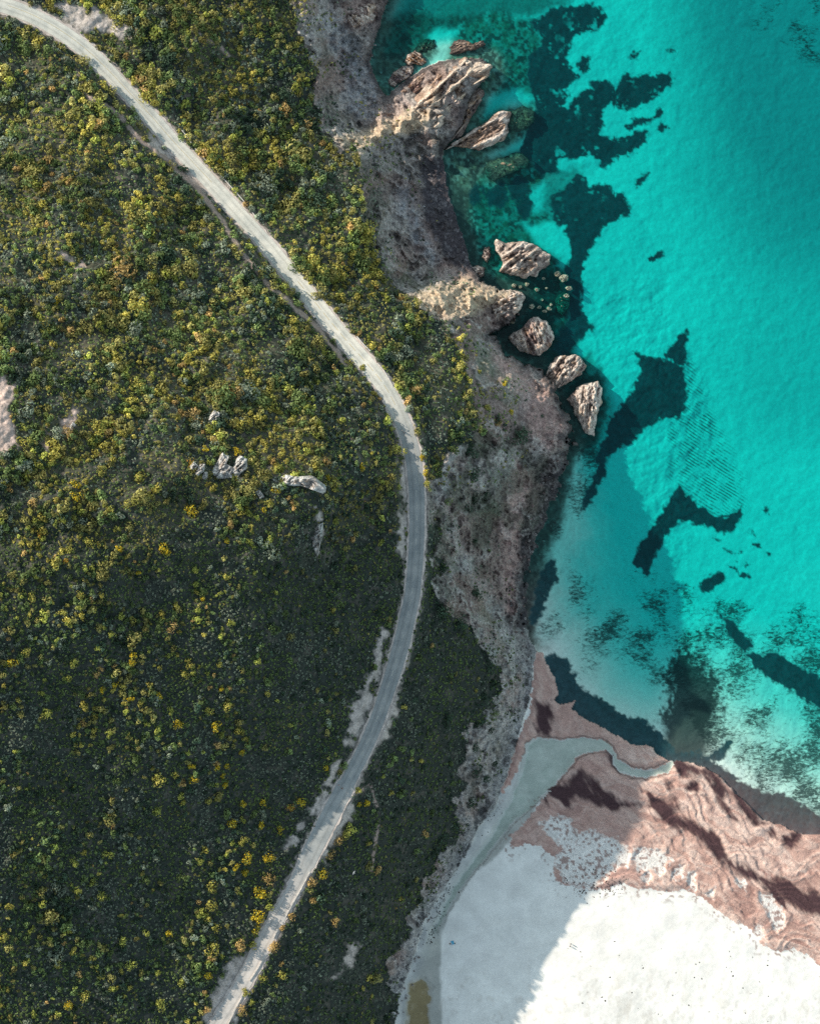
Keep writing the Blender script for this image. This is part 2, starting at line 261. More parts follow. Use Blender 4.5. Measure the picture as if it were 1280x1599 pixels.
# beach
add((850, 1070, 1.2), (870, 1130, 1.3), (840, 1200, 0.8), (760, 1330, 0.9), (690, 1440, 1.0), (660, 1540, 1.0), (900, 1230, 1.2), (960, 1190, 1.0), (1000, 1240, 1.2), (1100, 1240, 1.0), (1000, 1300, 1.6), (1150, 1320, 1.4), (1280, 1360, 1.3), (1280, 1450, 2), (900, 1400, 2.2), (760, 1450, 2.0), (720, 1550, 2.2), (1000, 1500, 3.2), (1200, 1560, 3.4), (900, 1599, 3.4), (900, 1900, 4), (1400, 1900, 4), (1600, 1600, 3))
# sea side
add((640, 60, -2), (700, 30, -3), (800, 100, -3), (900, 300, -4), (1000, 600, -4), (1200, 300, -6), (1600, 0, -8), (1600, 900, -6), (1200, 1000, -3), (950, 850, -2), (920, 1030, -1), (1100, 1120, -1), (1250, 1230, -1), (900, -300, -6), (700, -300, -3), (760, 300, -1.5), (850, 420, -2), (1600, -400, -9), (1500, 1250, -3))

def rbf_field(ctrl):
    C = np.array(ctrl, dtype=np.float64)
    X = C[:, :2]; n = len(C)
    D = np.hypot(X[:, None, 0] - X[None, :, 0], X[:, None, 1] - X[None, :, 1])
    A = np.zeros((n + 1, n + 1)); A[:n, :n] = -D; A[:n, n] = 1; A[n, :n] = 1
    A[:n, :n] -= np.eye(n) * 3.0
    w = np.linalg.solve(A, np.append(C[:, 2], 0))
    gu = np.arange(-400, 1681, 8.0); gv = np.arange(-400, 2001, 8.0)
    out = np.zeros((len(gv), len(gu)))
    for j, v in enumerate(gv):
        d = np.hypot(gu[:, None] - X[None, :, 0], v - X[None, :, 1])
        out[j] = -d @ w[:n] + w[n]
    for _ in range(1):
        o = np.pad(out, 1, mode='edge')
        out = (o[:-2, 1:-1] + o[2:, 1:-1] + o[1:-1, :-2] + o[1:-1, 2:] + 4 * o[1:-1, 1:-1]) / 8
    return gu, gv, out
GU, GV, GH = rbf_field(CTRL)

def bil(u, v):
    x = np.clip((np.asarray(u, dtype=np.float64) - GU[0]) / 8.0, 0, len(GU) - 1.001)
    y = np.clip((np.asarray(v, dtype=np.float64) - GV[0]) / 8.0, 0, len(GV) - 1.001)
    i = x.astype(int); j = y.astype(int); fx = x - i; fy = y - j
    return (GH[j, i] * (1 - fx) + GH[j, i + 1] * fx) * (1 - fy) + (GH[j + 1, i] * (1 - fx) + GH[j + 1, i + 1] * fx) * fy

# ------------------------------------------------------------------ terrain grid
GS = 1.6
def axis(a, b, far):
    core = np.arange(a, b + GS * 0.5, GS)
    out = []; d = GS; x = core[-1]
    while x < far: d = min(d * 1.25, 700); x += d; out.append(x)
    lo = []; d = GS; x = core[0]
    while x > -far: d = min(d * 1.25, 700); x -= d; lo.append(x)
    return np.array(lo[::-1] + list(core) + out)
ua = axis(-24, 1304, 9000); va = axis(-24, 1624, 9000)
U, V = np.meshgrid(ua, va)
NV, NU = U.shape

n_a = fbm(U, V, 22, 4, 101) - 0.5; n_b = fbm(U, V, 22, 4, 202) - 0.5
Uw = U + n_a * 14; Vw = V + n_b * 14            # ragged lookup
n_c = fbm(U, V, 7, 3, 303) - 0.5; n_d = fbm(U, V, 7, 3, 404) - 0.5
Us = U + n_a * 5 + n_c * 4; Vs = V + n_b * 5 + n_d * 4
rgh = sstep(420, 470, V) * sstep(1010, 980, V)            # rocky shore: a more broken waterline
Uc = Us + rgh * (n_a * 26 + n_c * 10); Vc = Vs + rgh * (n_b * 26 + n_d * 10)

coast = -sd(COAST, Uc, Vc, 400)                 # >0 in the sea
veg = sd(VEG, Uw, Vw, 120)
bch = sd(BEACH, Us, Vs, 60)
roadd, roadp = line_d(ROADC, U, V, 60)
sea = coast > 0
land = ~sea
veg = veg + (fbm(U, V, 52, 4, 707) - .5) * 95 * sstep(640, 740, V) * (veg > -80) + (fbm(U, V, 12, 3, 708) - .5) * 22
m_beach = (bch > 0) & land
m_veg = (veg > 0) & land & ~m_beach
m_rock = land & ~m_veg & ~m_beach

H = bil(U + n_a * 10, V + n_b * 10)
# relief: gullies on the cliffs, knolls on the hill
rockw = sstep(18, -12, veg) * (bch < 0) * land
strat = ridged(U * 0.8 + V * 0.6, (V * 0.8 - U * 0.6) * 3.2, 60, 5, 11)
gul = ridged(U, V, 34, 5, 21)
stk0 = lerp(ridged((U * .86 + V * .5 + n_a * 50) / 5.5, V * .86 - U * .5 + n_b * 34, 15, 4, 97), ridged((V * .9 + U * .3 + n_a * 40) / 5.0, U * .9 - V * .3 + n_b * 40, 13, 4, 98), sstep(640, 740, V))
H = H + rockw * (1 - .6 * sstep(-20, 20, sd([(690, 500), (760, 520), (800, 560), (880, 640), (880, 670), (820, 690), (760, 660), (720, 580)], U, V))) * np.clip(coast * -0.08, 0, 1) * ((stk0 - .55) * 3.0 + (gul - 0.55) * 6.0 + (strat - 0.55) * 4.0 + (ridged(U, V, 13, 3, 33) - .55) * 2.6 + (fbm(U, V, 6, 3, 31) - 0.5) * 1.6)
tq = H / 2.7 + n_b * 1.3 + n_a * .8; H = H + rockw * np.clip(coast * -0.06, 0, 1) * (np.floor(tq) + sstep(.62, 1.0, tq - np.floor(tq)) - tq) * 2.7 * .28
ledge = sstep(.22, 0, np.abs((tq - np.floor(tq)) - .82)); shelf = sstep(.0, .12, tq - np.floor(tq)) * sstep(.5, .3, tq - np.floor(tq))
hillw = sstep(0, 60, veg) * land
calm = lerp(1.0, 0.4, sstep(850, 1050, V))
H = H + hillw * calm * ((fbm(U, V, 120, 3, 41) - 0.5) * 6.0 + (fbm(U, V, 44, 3, 51) - 0.5) * 5.0)
H = H + (m_veg) * (fbm(U, V, 6, 3, 61) - 0.5) * 0.7
# road bench
rh = np.interp(roadp, np.arange(len(ROADC)), ROADC[:, 2])
wroad = sstep(30, 15, roadd)
H = lerp(H, rh - 0.05, wroad)
# beach relief
wr = np.maximum(sd(WRACK[0], Us, Vs), sd(WRACK[1], Us, Vs))
wdk = np.max([sd(p, Us + (fbm(U, V, 40, 2, 5) - .5) * 10, Vs) for p in WDARK], axis=0)
wlt = np.max([sd(p, Uw, Vw) for p in WLIGHT], axis=0)
n2_p = fbm(U, V, 10, 4, 502)
strm = sd(STREAM, U + n_c * 5 + n_a * 5, V + n_d * 5 + n_b * 5)
pond = sd(POND, Us, Vs) + (n2_p - .5) * 10
along_ = U * .86 + V * .5; acr_ = np.where(coast > -390, coast, -390.0)
swl2 = ridged(along_ / 95 + n_a * .8, acr_ / 15 + n_b * 1.6 + (fbm(U, V, 90, 2, 73) - .5) * 9, 1.0, 3, 74, .42)
swl = ridged(U * 0.55 + V * 0.8 + n_a * 60, (V * 0.55 - U * 0.8) * 3 + n_b * 60, 70, 4, 71)
swl = .4 * swl + .6 * swl2
wrh = sstep(-2, 8, wr) * (0.2 + 1.15 * swl + 0.2 * fbm(U, V, 8, 3, 81)) * (1 - 0.75 * sstep(-4, 6, wdk)) * (1 - 0.6 * sstep(-3, 3, wlt))
ter = acr_ / 17 + (fbm(U, V, 80, 3, 173) - .5) * 5 + n_b * 1.2
stair = np.floor(ter) + sstep(.78, 1.0, ter - np.floor(ter)) - ter
wrh = wrh - sstep(0, 10, wr) * sstep(1150, 1230, V) * stair * 0.5 * (1 - sstep(-3, 3, wlt))
Hb = np.clip(H, 0.5, 5) + (fbm(U, V, 60, 3, 91) - 0.5) * 0.5 + (fbm(U, V, 9, 3, 92) - 0.5) * 0.16 + wrh
Hb = lerp(Hb, 0.15, sstep(-3, 5, strm)); Hb = lerp(Hb, 0.5, sstep(-3, 6, pond))
H = np.where(m_beach, Hb, H)
lan = np.maximum(H, 0.25 + np.clip(-coast, 0, 30) * 0.03)
lan = np.where(m_beach & (np.maximum(strm, pond) > -4), np.maximum(Hb, 0.1), lan)
H = np.where(land, lan, -np.clip(0.35 + coast * 0.03, 0, 7) - (fbm(U, V, 14, 4, 15) - .5) * 0.5)

# ------------------------------------------------------------------ colours of the ground (albedo, linear)
def mixc(c, col, w):
    w = np.clip(w, 0, 1)[..., None].astype(np.float32)
    return c * (1 - w) + np.array(col, dtype=np.float32) * w
n1 = fbm(U, V, 30, 4, 501); n2 = fbm(U, V, 10, 4, 502); n3 = fbm(U, V, 5, 3, 503); n4 = fbm(U, V, 90, 3, 504)
C = np.zeros(U.shape + (3,), dtype=np.float32)
# hillside soil
soil = mixc(np.zeros_like(C) + np.array([0.095, 0.092, 0.062], np.float32), (0.040, 0.048, 0.040), np.clip(sstep(.4, .65, n1) + sstep(700, 950, V), 0, 1))  # shade of the lower slope painted in as darker soil
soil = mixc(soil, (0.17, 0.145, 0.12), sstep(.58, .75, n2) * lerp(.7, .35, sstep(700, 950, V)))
# rock
fine = ridged(U, V, 8, 3, 88); blk = vn((U * .8 + V * .6) / 7 + n_a * 6, (V * .8 - U * .6) / 3.2 + n_b * 6, 89)
rk = np.zeros_like(C) + np.array([0.35, 0.30, 0.265], np.float32)
rk = mixc(rk, (0.50, 0.45, 0.41), sstep(.5, .75, strat) * .9); rk = mixc(rk, (0.10, 0.092, 0.09), sstep(.58, .36, gul) * .9)  # last mix darkens gully hollows, painting their shade
rk = mixc(rk, (0.36, 0.25, 0.22), sstep(.5, .7, n4) * .55); rk = mixc(rk, (0.15, 0.165, 0.09), sstep(.52, .68, n1) * .75 * sstep(-70, 0, veg))
rk = mixc(rk, (0.52, 0.48, 0.46), sstep(.66, .85, fine) * .45); rk = mixc(rk, (0.09, 0.08, 0.08), sstep(.42, .25, fine) * .45)
bigv = fbm(U + n_a * 40, V + n_b * 40, 62, 3, 96)
rk = mixc(rk, (0.58, 0.54, 0.50), sstep(.54, .68, bigv) * .6); rk = mixc(rk, (0.115, 0.11, 0.09), sstep(.46, .33, bigv) * .7)
aa = U * .86 + V * .5 + n_a * 50; bb_ = V * .86 - U * .5 + n_b * 34
stk = ridged(aa / 5.5, bb_, 15, 4, 97); aa2 = V * .9 + U * .3 + n_a * 40; bb2 = U * .9 - V * .3 + n_b * 40
stk2 = ridged(aa2 / 5.0, bb2, 13, 4, 98); stk = lerp(stk, stk2, sstep(640, 740, V))
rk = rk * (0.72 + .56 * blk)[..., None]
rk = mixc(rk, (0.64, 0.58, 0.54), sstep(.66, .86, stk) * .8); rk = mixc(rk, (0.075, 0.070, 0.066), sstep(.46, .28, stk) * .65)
def patch(c_, col_, poly_, w_, soft=10):
    return mixc(c_, col_, sstep(-soft, soft, sd(poly_, Uw, Vw) + (n2 - .5) * 24) * w_)
rk = patch(rk, (0.12, 0.16, 0.085), [(752, 776), (780, 782), (792, 800), (784, 822), (764, 826), (748, 812)], .8)
rk = patch(rk, (0.12, 0.15, 0.085), [(694, 778), (712, 784), (712, 806), (696, 802)], .7)
rk = patch(rk, (0.34, 0.28, 0.21), [(738, 900), (760, 910), (790, 970), (804, 1010), (786, 1020), (762, 990), (742, 950)], .8)
rk = patch(rk, (0.30, 0.24, 0.20), [(680, 800), (704, 810), (716, 860), (706, 880), (684, 850)], .7)
rk = patch(rk, (0.24, 0.25, 0.17), [(700, 500), (740, 520), (775, 570), (810, 620), (790, 640), (760, 600), (730, 560)], .7)
rk = patch(rk, (0.11, 0.105, 0.08), [(500, 60), (516, 80), (520, 140), (528, 190), (510, 200), (498, 150)], .7)
rk = patch(rk, (0.11, 0.105, 0.08), [(562, 250), (580, 260), (586, 330), (600, 390), (590, 400), (568, 330)], .75)
rk = patch(rk, (0.40, 0.27, 0.235), [(520, 5), (560, -5), (590, 15), (585, 40), (550, 50), (528, 35)], .7)
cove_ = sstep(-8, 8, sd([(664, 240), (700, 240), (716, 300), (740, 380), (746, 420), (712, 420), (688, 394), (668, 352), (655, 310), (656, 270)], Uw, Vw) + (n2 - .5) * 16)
rk = patch(rk, (0.43, 0.30, 0.28), [(650, 380), (690, 395), (715, 420), (690, 430), (660, 410)], .6)
for ln_, wd_ in (([(716, 694), (698, 716), (692, 750), (690, 780), (700, 810), (716, 850), (736, 895), (760, 925), (778, 965), (800, 1010), (822, 1050), (824, 1090), (806, 1130)], 9), ([(846, 700), (820, 720), (800, 735), (770, 735)], 8), ([(505, 30), (512, 70), (536, 110), (556, 150), (560, 180)], 5), ([(622, 290), (636, 330), (650, 370), (676, 412)], 6)):
    d_, _ = line_d(catmull(ln_, 5), Uw, Vw); rk = mixc(rk, (0.62, 0.58, 0.56), sstep(wd_ + 6, wd_ - 6, d_ + (n2 - .5) * 16) * (.3 + .8 * n3))
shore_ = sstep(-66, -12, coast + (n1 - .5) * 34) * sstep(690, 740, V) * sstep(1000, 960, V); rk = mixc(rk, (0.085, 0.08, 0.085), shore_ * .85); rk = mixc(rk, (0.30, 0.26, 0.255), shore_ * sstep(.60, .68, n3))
rk = mixc(rk, (0.13, 0.105, 0.10), ledge * .16); rk = mixc(rk, (0.60, 0.52, 0.47), shelf * .32)
rk = mixc(rk, (0.46, 0.31, 0.27), sstep(.52, .66, fbm(U + n_b * 30, V * .8, 48, 3, 131)) * .5)
tan = np.maximum(sd(SPINE, Uw, Vw), sd(HEADT, Uw, Vw)); rk = mixc(rk, (0.78, 0.60, 0.42), sstep(-9, 8, tan) * np.clip(0.5 + .8 * n3, 0, 1))
rk = mixc(rk, (0.09, 0.08, 0.075), sstep(.44, .30, stk) * .55 * sstep(470, 500, V)); rk = mixc(rk, (0.70, 0.64, 0.59), sstep(.74, .90, stk) * .6 * sstep(470, 500, V))
pk = np.maximum(sd(PINKC, Uw, Vw), sd([(770, 530), (800, 560), (850, 610), (888, 660), (885, 690), (850, 705), (830, 680), (820, 640), (790, 600), (765, 560)], Uw, Vw)); rk = mixc(rk, (0.66, 0.44, 0.39), sstep(-8, 10, pk) * np.clip(.2 + 1.0 * n3, 0, .9))
peb = np.max([sd(p, Uw, Vw) for p in PEBBLES], axis=0); rk = mixc(rk, (0.50, 0.50, 0.52), sstep(-8, 10, peb) * np.clip(0.2 + 1.3 * (n3 - .2), 0, 1))
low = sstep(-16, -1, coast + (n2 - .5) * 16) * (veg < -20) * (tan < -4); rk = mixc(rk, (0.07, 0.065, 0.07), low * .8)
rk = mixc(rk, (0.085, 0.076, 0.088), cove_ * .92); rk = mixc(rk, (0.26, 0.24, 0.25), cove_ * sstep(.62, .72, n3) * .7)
grd = sd([(690, 640), (800, 650), (880, 700), (850, 800), (810, 900), (760, 900), (700, 860), (672, 780)], Uw, Vw); rk = mixc(rk, (0.14, 0.145, 0.11), sstep(-10, 20, grd) * sstep(.45, .62, n1) * .6)
pale = sstep(-26, -2, bch) * (V > 1000); rk = mixc(rk, (0.52, 0.52, 0.52), pale * (.35 + .6 * n2))
lowc = (V > 980) * sstep(20, -10, veg) * .6; rk = mixc(rk, (0.46, 0.44, 0.42), lowc * sstep(.4, .6, n2))
# sand + seaweed
sn = np.zeros_like(C) + np.array([0.95, 0.92, 0.865], np.float32)
sn = mixc(sn, (0.84, 0.81, 0.77), sstep(.5, .7, n1) * .4)
wet = sd(WETSAND, Us, Vs); sn = mixc(sn, (0.40, 0.40, 0.36), sstep(-2, 4, wet) * .85)
sn = mixc(sn, (0.46, 0.46, 0.45), sstep(26, 4, bch) * (V > 1200) * (.5 + .6 * n2)); sn = mixc(sn, (0.50, 0.50, 0.47), sstep(-9, -1, strm) * .8); sn = mixc(sn, (0.58, 0.60, 0.56), sstep(-6, 3, strm)); sn = mixc(sn, (0.70, 0.70, 0.66), sstep(0, 6, strm) * sstep(.45, .65, fbm(U * .5 + V, V * .5 - U, 20, 3, 78)) * .7); sn = mixc(sn, (0.30, 0.33, 0.30), sstep(-3, 3, -np.abs(strm - 5)) * sstep(1235, 1270, V) * .6); sn = mixc(sn, (0.40, 0.34, 0.24), sstep(-4, 6, pond))
wk = np.zeros_like(C) + np.array([0.60, 0.38, 0.315], np.float32)
wk = mixc(wk, (0.80, 0.59, 0.50), sstep(.55, .8, swl) * .8); wk = mixc(wk, (0.40, 0.235, 0.20), sstep(.52, .34, swl) * .8)
dkn = fbm(U * 0.55 + V * .85, (V * .55 - U * .85) * 4, 60, 4, 95)
lnw = fbm(along_ / 80, acr_ / 7.5 + (fbm(U, V, 110, 2, 73) - .5) * 9 + n_b * 3.5, 1.0, 3, 75); wk = mixc(wk, (0.33, 0.19, 0.165), sstep(.56, .70, lnw) * .42); wk = mixc(wk, (0.84, 0.65, 0.56), sstep(.44, .32, lnw) * .4)
wk = mixc(wk, (0.40, 0.23, 0.205), sstep(.10, 0, np.abs((ter - np.floor(ter)) - .9)) * .5 * sstep(1150, 1230, V))
wk = mixc(wk, (0.50, 0.31, 0.27), sstep(1030, 960, U) * .5)  # hill shade over the western bank painted as a darker tone
wk = mixc(wk, (0.088, 0.048, 0.052), sstep(-5, 7, wdk + (dkn - .5) * 38)); wk = mixc(wk, (0.88, 0.84, 0.79), sstep(-2, 3, wlt + (n3 - .5) * 16) * .92)
wk = mixc(wk, (0.34, 0.20, 0.17), sstep(-2, 3, wlt) * sstep(.58, .64, n3) * .8); wk = mixc(wk, (0.12, 0.085, 0.08), sstep(2.4, 0, np.abs(strm + 2.6)) * .7)
m_wrack = m_beach & (((wr + (n3 - .5) * 6 > 0) & (strm < -1.5)) | ((coast > -14) & (V > 1010) & (strm < -1)) | ((wr > -18) & (U > 835) & (V < 1235) & (strm < -.5)))
spk = sstep(.66, .72, n3) * sstep(-26, -1, wr) * (V > 1240)
sn = mixc(sn, (0.30, 0.19, 0.16), spk * .8)
sn = mixc(sn, (0.74, 0.70, 0.64), sstep(.52, .7, fbm(U * .7 + V * .4, V * 1.2, 13, 4, 79)) * .10); sn = mixc(sn, (0.66, 0.60, 0.54), sstep(.66, .74, fbm(U, V * .7, 7, 3, 83)) * sstep(1480, 1560, V) * .35)
dune = sstep(1450, 1600, V) * sstep(870, 960, U); sn = mixc(sn, (0.45, 0.40, 0.30), sstep(.60, .70, fbm(U * 1.3 + V * .5, V * .5 - U * .3, 12, 4, 77)) * dune * .2)
# seabed
sb = np.zeros_like(C) + np.array([0.93, 0.92, 0.86], np.float32)
reef = np.zeros(U.shape, np.float32)
for p, s in REEF: reef = np.maximum(reef, sstep(-14, 10, sd(p, Uw, Vw)) * s)
reef = np.maximum(reef, .9 * sstep(20, 3, coast) * sstep(1024, 985, V + (n1 - .5) * 40))
for p in REEFCLEAR: reef = reef * (1 - 0.92 * sstep(-8, 8, sd(p, Uw, Vw)))
deepr = np.zeros(U.shape, np.float32)
for p, w_ in (([(596, -60), (760, -60), (900, -40), (890, 6), (830, 22), (760, 20), (725, 40), (690, 42), (660, 60), (640, 84), (620, 100), (600, 130), (580, 110), (590, 40)], .62),  # shade over the northern rock bed painted as dark bottom
              ([(680, 228), (700, 262), (722, 310), (742, 368), (748, 410), (735, 430), (712, 420), (690, 393), (664, 350), (652, 310), (658, 272), (668, 246)], .95),
              ([(742, 420), (790, 436), (850, 424), (884, 440), (890, 470), (886, 500), (905, 503), (924, 514), (890, 540), (900, 556), (925, 566), (944, 596), (942, 640), (930, 690), (944, 716), (905, 704), (888, 650), (864, 610), (836, 575), (775, 525), (770, 500), (812, 470), (750, 440)], .94), ([(832, 248), (870, 262), (904, 262), (912, 300), (890, 330), (870, 350), (846, 332), (850, 290)], .55),
              ([(893, 650), (908, 690), (892, 730), (880, 790), (862, 832), (846, 870), (838, 930), (830, 1012), (806, 1012), (796, 900), (840, 750)], .8)):
    deepr = np.maximum(deepr, sstep(-9, 7, sd(p, Uw, Vw) + (n2 - .5) * 14) * w_)
for (cu_, cv_, ru_, rv_) in ((874, 512, 13, 17), (922, 574, 9, 12), (905, 722, 14, 14)):
    deepr = deepr * (1 - .8 * sstep(1.2, .7, np.hypot((Us - cu_) / ru_, (Vs - cv_) / rv_)))
reefk = np.clip(reef * (0.55 + 1.1 * (n2 - .15)), 0, 1)
sb = mixc(sb, (0.20, 0.165, 0.125), reefk); sb = mixc(sb, (0.06, 0.058, 0.055), reef * sstep(.54, .38, .45 * n2 + .55 * n3)); sb = mixc(sb, (0.45, 0.42, 0.34), reef * sstep(.60, .72, .4 * n2 + .6 * n3) * .7)
sb = mixc(sb, (0.060, 0.060, 0.058), deepr); sb = mixc(sb, (0.17, 0.16, 0.15), deepr * sstep(.62, .74, n3) * .8)
jw = sstep(-10, 12, sd([(1048, 1022), (1072, 1012), (1094, 1030), (1120, 1058), (1126, 1098), (1100, 1138), (1092, 1172), (1050, 1184), (1040, 1120), (1040, 1060)], Uw, Vw) + (n3 - .5) * 44 * sstep(1170, 1100, V) + 12 * sstep(1080, 1150, V))
sb = mixc(sb, (0.026, 0.031, 0.035), jw * .93)
gr = np.max([sd(p, U + n_a * 4 + n_c * 5, V + n_b * 4 + n_d * 5) for p in GRASS], axis=0)
grn = gr + (n3 - .5) * 9 + (n2 - .5) * 8 + 4.0 * (V < 345) * (U < 960)
for _i in range(46):
    du_, dv_ = rng.uniform(1075, 1285), rng.uniform(215, 380); an_ = rng.normal(.6, .3); le_ = rng.uniform(3, 8); th_ = rng.uniform(.5, 1.1); c_, s_ = math.cos(an_) * le_, math.sin(an_) * le_
    gr = np.maximum(gr, sd([(du_ - c_, dv_ - s_), (du_ + s_ / le_ * th_, dv_ - c_ / le_ * th_), (du_ + c_, dv_ + s_), (du_ - s_ / le_ * th_, dv_ + c_ / le_ * th_)], Uw, Vw, 12))
ln = sd(LENS, Us, Vs); grn = np.where(ln > -1, np.minimum(grn, -ln), grn)
grassw = sstep(-3.0, 2.5, grn)
holes = sstep(.62, .74, .7 * n2 + .3 * n1) * sstep(24, 2, gr) * (V < 345)
grassw = grassw * (1 - .7 * holes)
brown = sstep(1150, 1240, V) * (U > 1040)
gcol = np.array([0.026, 0.068, 0.082], np.float32) * (.7 + .8 * n3)[..., None] + brown[..., None] * np.array([0.105, 0.026, 0.018], np.float32)
sb = sb * (1 - grassw[..., None]) + gcol * grassw[..., None]
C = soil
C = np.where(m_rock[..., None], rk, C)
for p, k in BARE:
    w = sstep(-5, 6, sd(p, Us, Vs) + (n2 - .5) * 26)
    C = mixc(C, {'pale': (0.55, 0.48, 0.44), 'pinksand': (0.66, 0.50, 0.43)}[k], w * (.55 + .8 * (n3 - .1)))
foot, _ = line_d(catmull(FOOT, 5), Us, Vs); C = mixc(C, (0.36, 0.28, 0.24), sstep(5.0, 2.0, foot + (n2 - .5) * 5))
for t, wd in ((TRAIL1, 2.2), (TRAIL2, 4.5), (TRAIL3, 2.0), (TRAIL4, 2.0)):
    d, _ = line_d(catmull(t, 5), Us, Vs); C = mixc(C, (0.40, 0.30, 0.26), sstep(wd + 1.5, wd - 1, d))
verge = sstep(20, 14, roadd + (n2 - .5) * 12); C = mixc(C, (0.42, 0.36, 0.32), verge * land * .85)
C = np.where(m_beach[..., None], np.where(m_wrack[..., None], wk, sn), C)
C = np.where(sea[..., None], sb, C)
bare = np.zeros(U.shape, np.float32)
for p, k in BARE: bare = np.maximum(bare, sstep(-3, 3, sd(p, Us, Vs) + (n2 - .5) * 26))
# masks used by the materials
mot = np.zeros(U.shape, np.float32)
for p, s in MOTTLE: mot = np.maximum(mot, sstep(-30, 14, sd(p, Uw, Vw)) * s)
mot = mot * sea * (1 - grassw)
rip = sstep(-14, 6, sd(RIPPLE, Uw, Vw)) * sea * (1 - grassw)

X = (U - CU) * S * (HC - H) / HC; Y = -(V - CV) * S * (HC - H) / HC
def field(arr, u, v):
    """bilinear lookup of a terrain field at survey coordinates"""
    u = np.asarray(u, dtype=np.float64); v = np.asarray(v, dtype=np.float64)
    i = np.clip(np.searchsorted(ua, u) - 1, 0, NU - 2); j = np.clip(np.searchsorted(va, v) - 1, 0, NV - 2)
    fx = np.clip((u - ua[i]) / (ua[i + 1] - ua[i]), 0, 1); fy = np.clip((v - va[j]) / (va[j + 1] - va[j]), 0, 1)
    return (arr[j, i] * (1 - fx) + arr[j, i + 1] * fx) * (1 - fy) + (arr[j + 1, i] * (1 - fx) + arr[j + 1, i + 1] * fx) * fy
def hgt(u, v): return field(H, u, v)

# full-grid normals so pieces of ground join without a seam
Pg = np.stack([X, Y, H], -1)
du = np.gradient(Pg, axis=1); dv = np.gradient(Pg, axis=0)
NRM = np.cross(dv, du); NRM /= np.linalg.norm(NRM, axis=-1, keepdims=True) + 1e-12

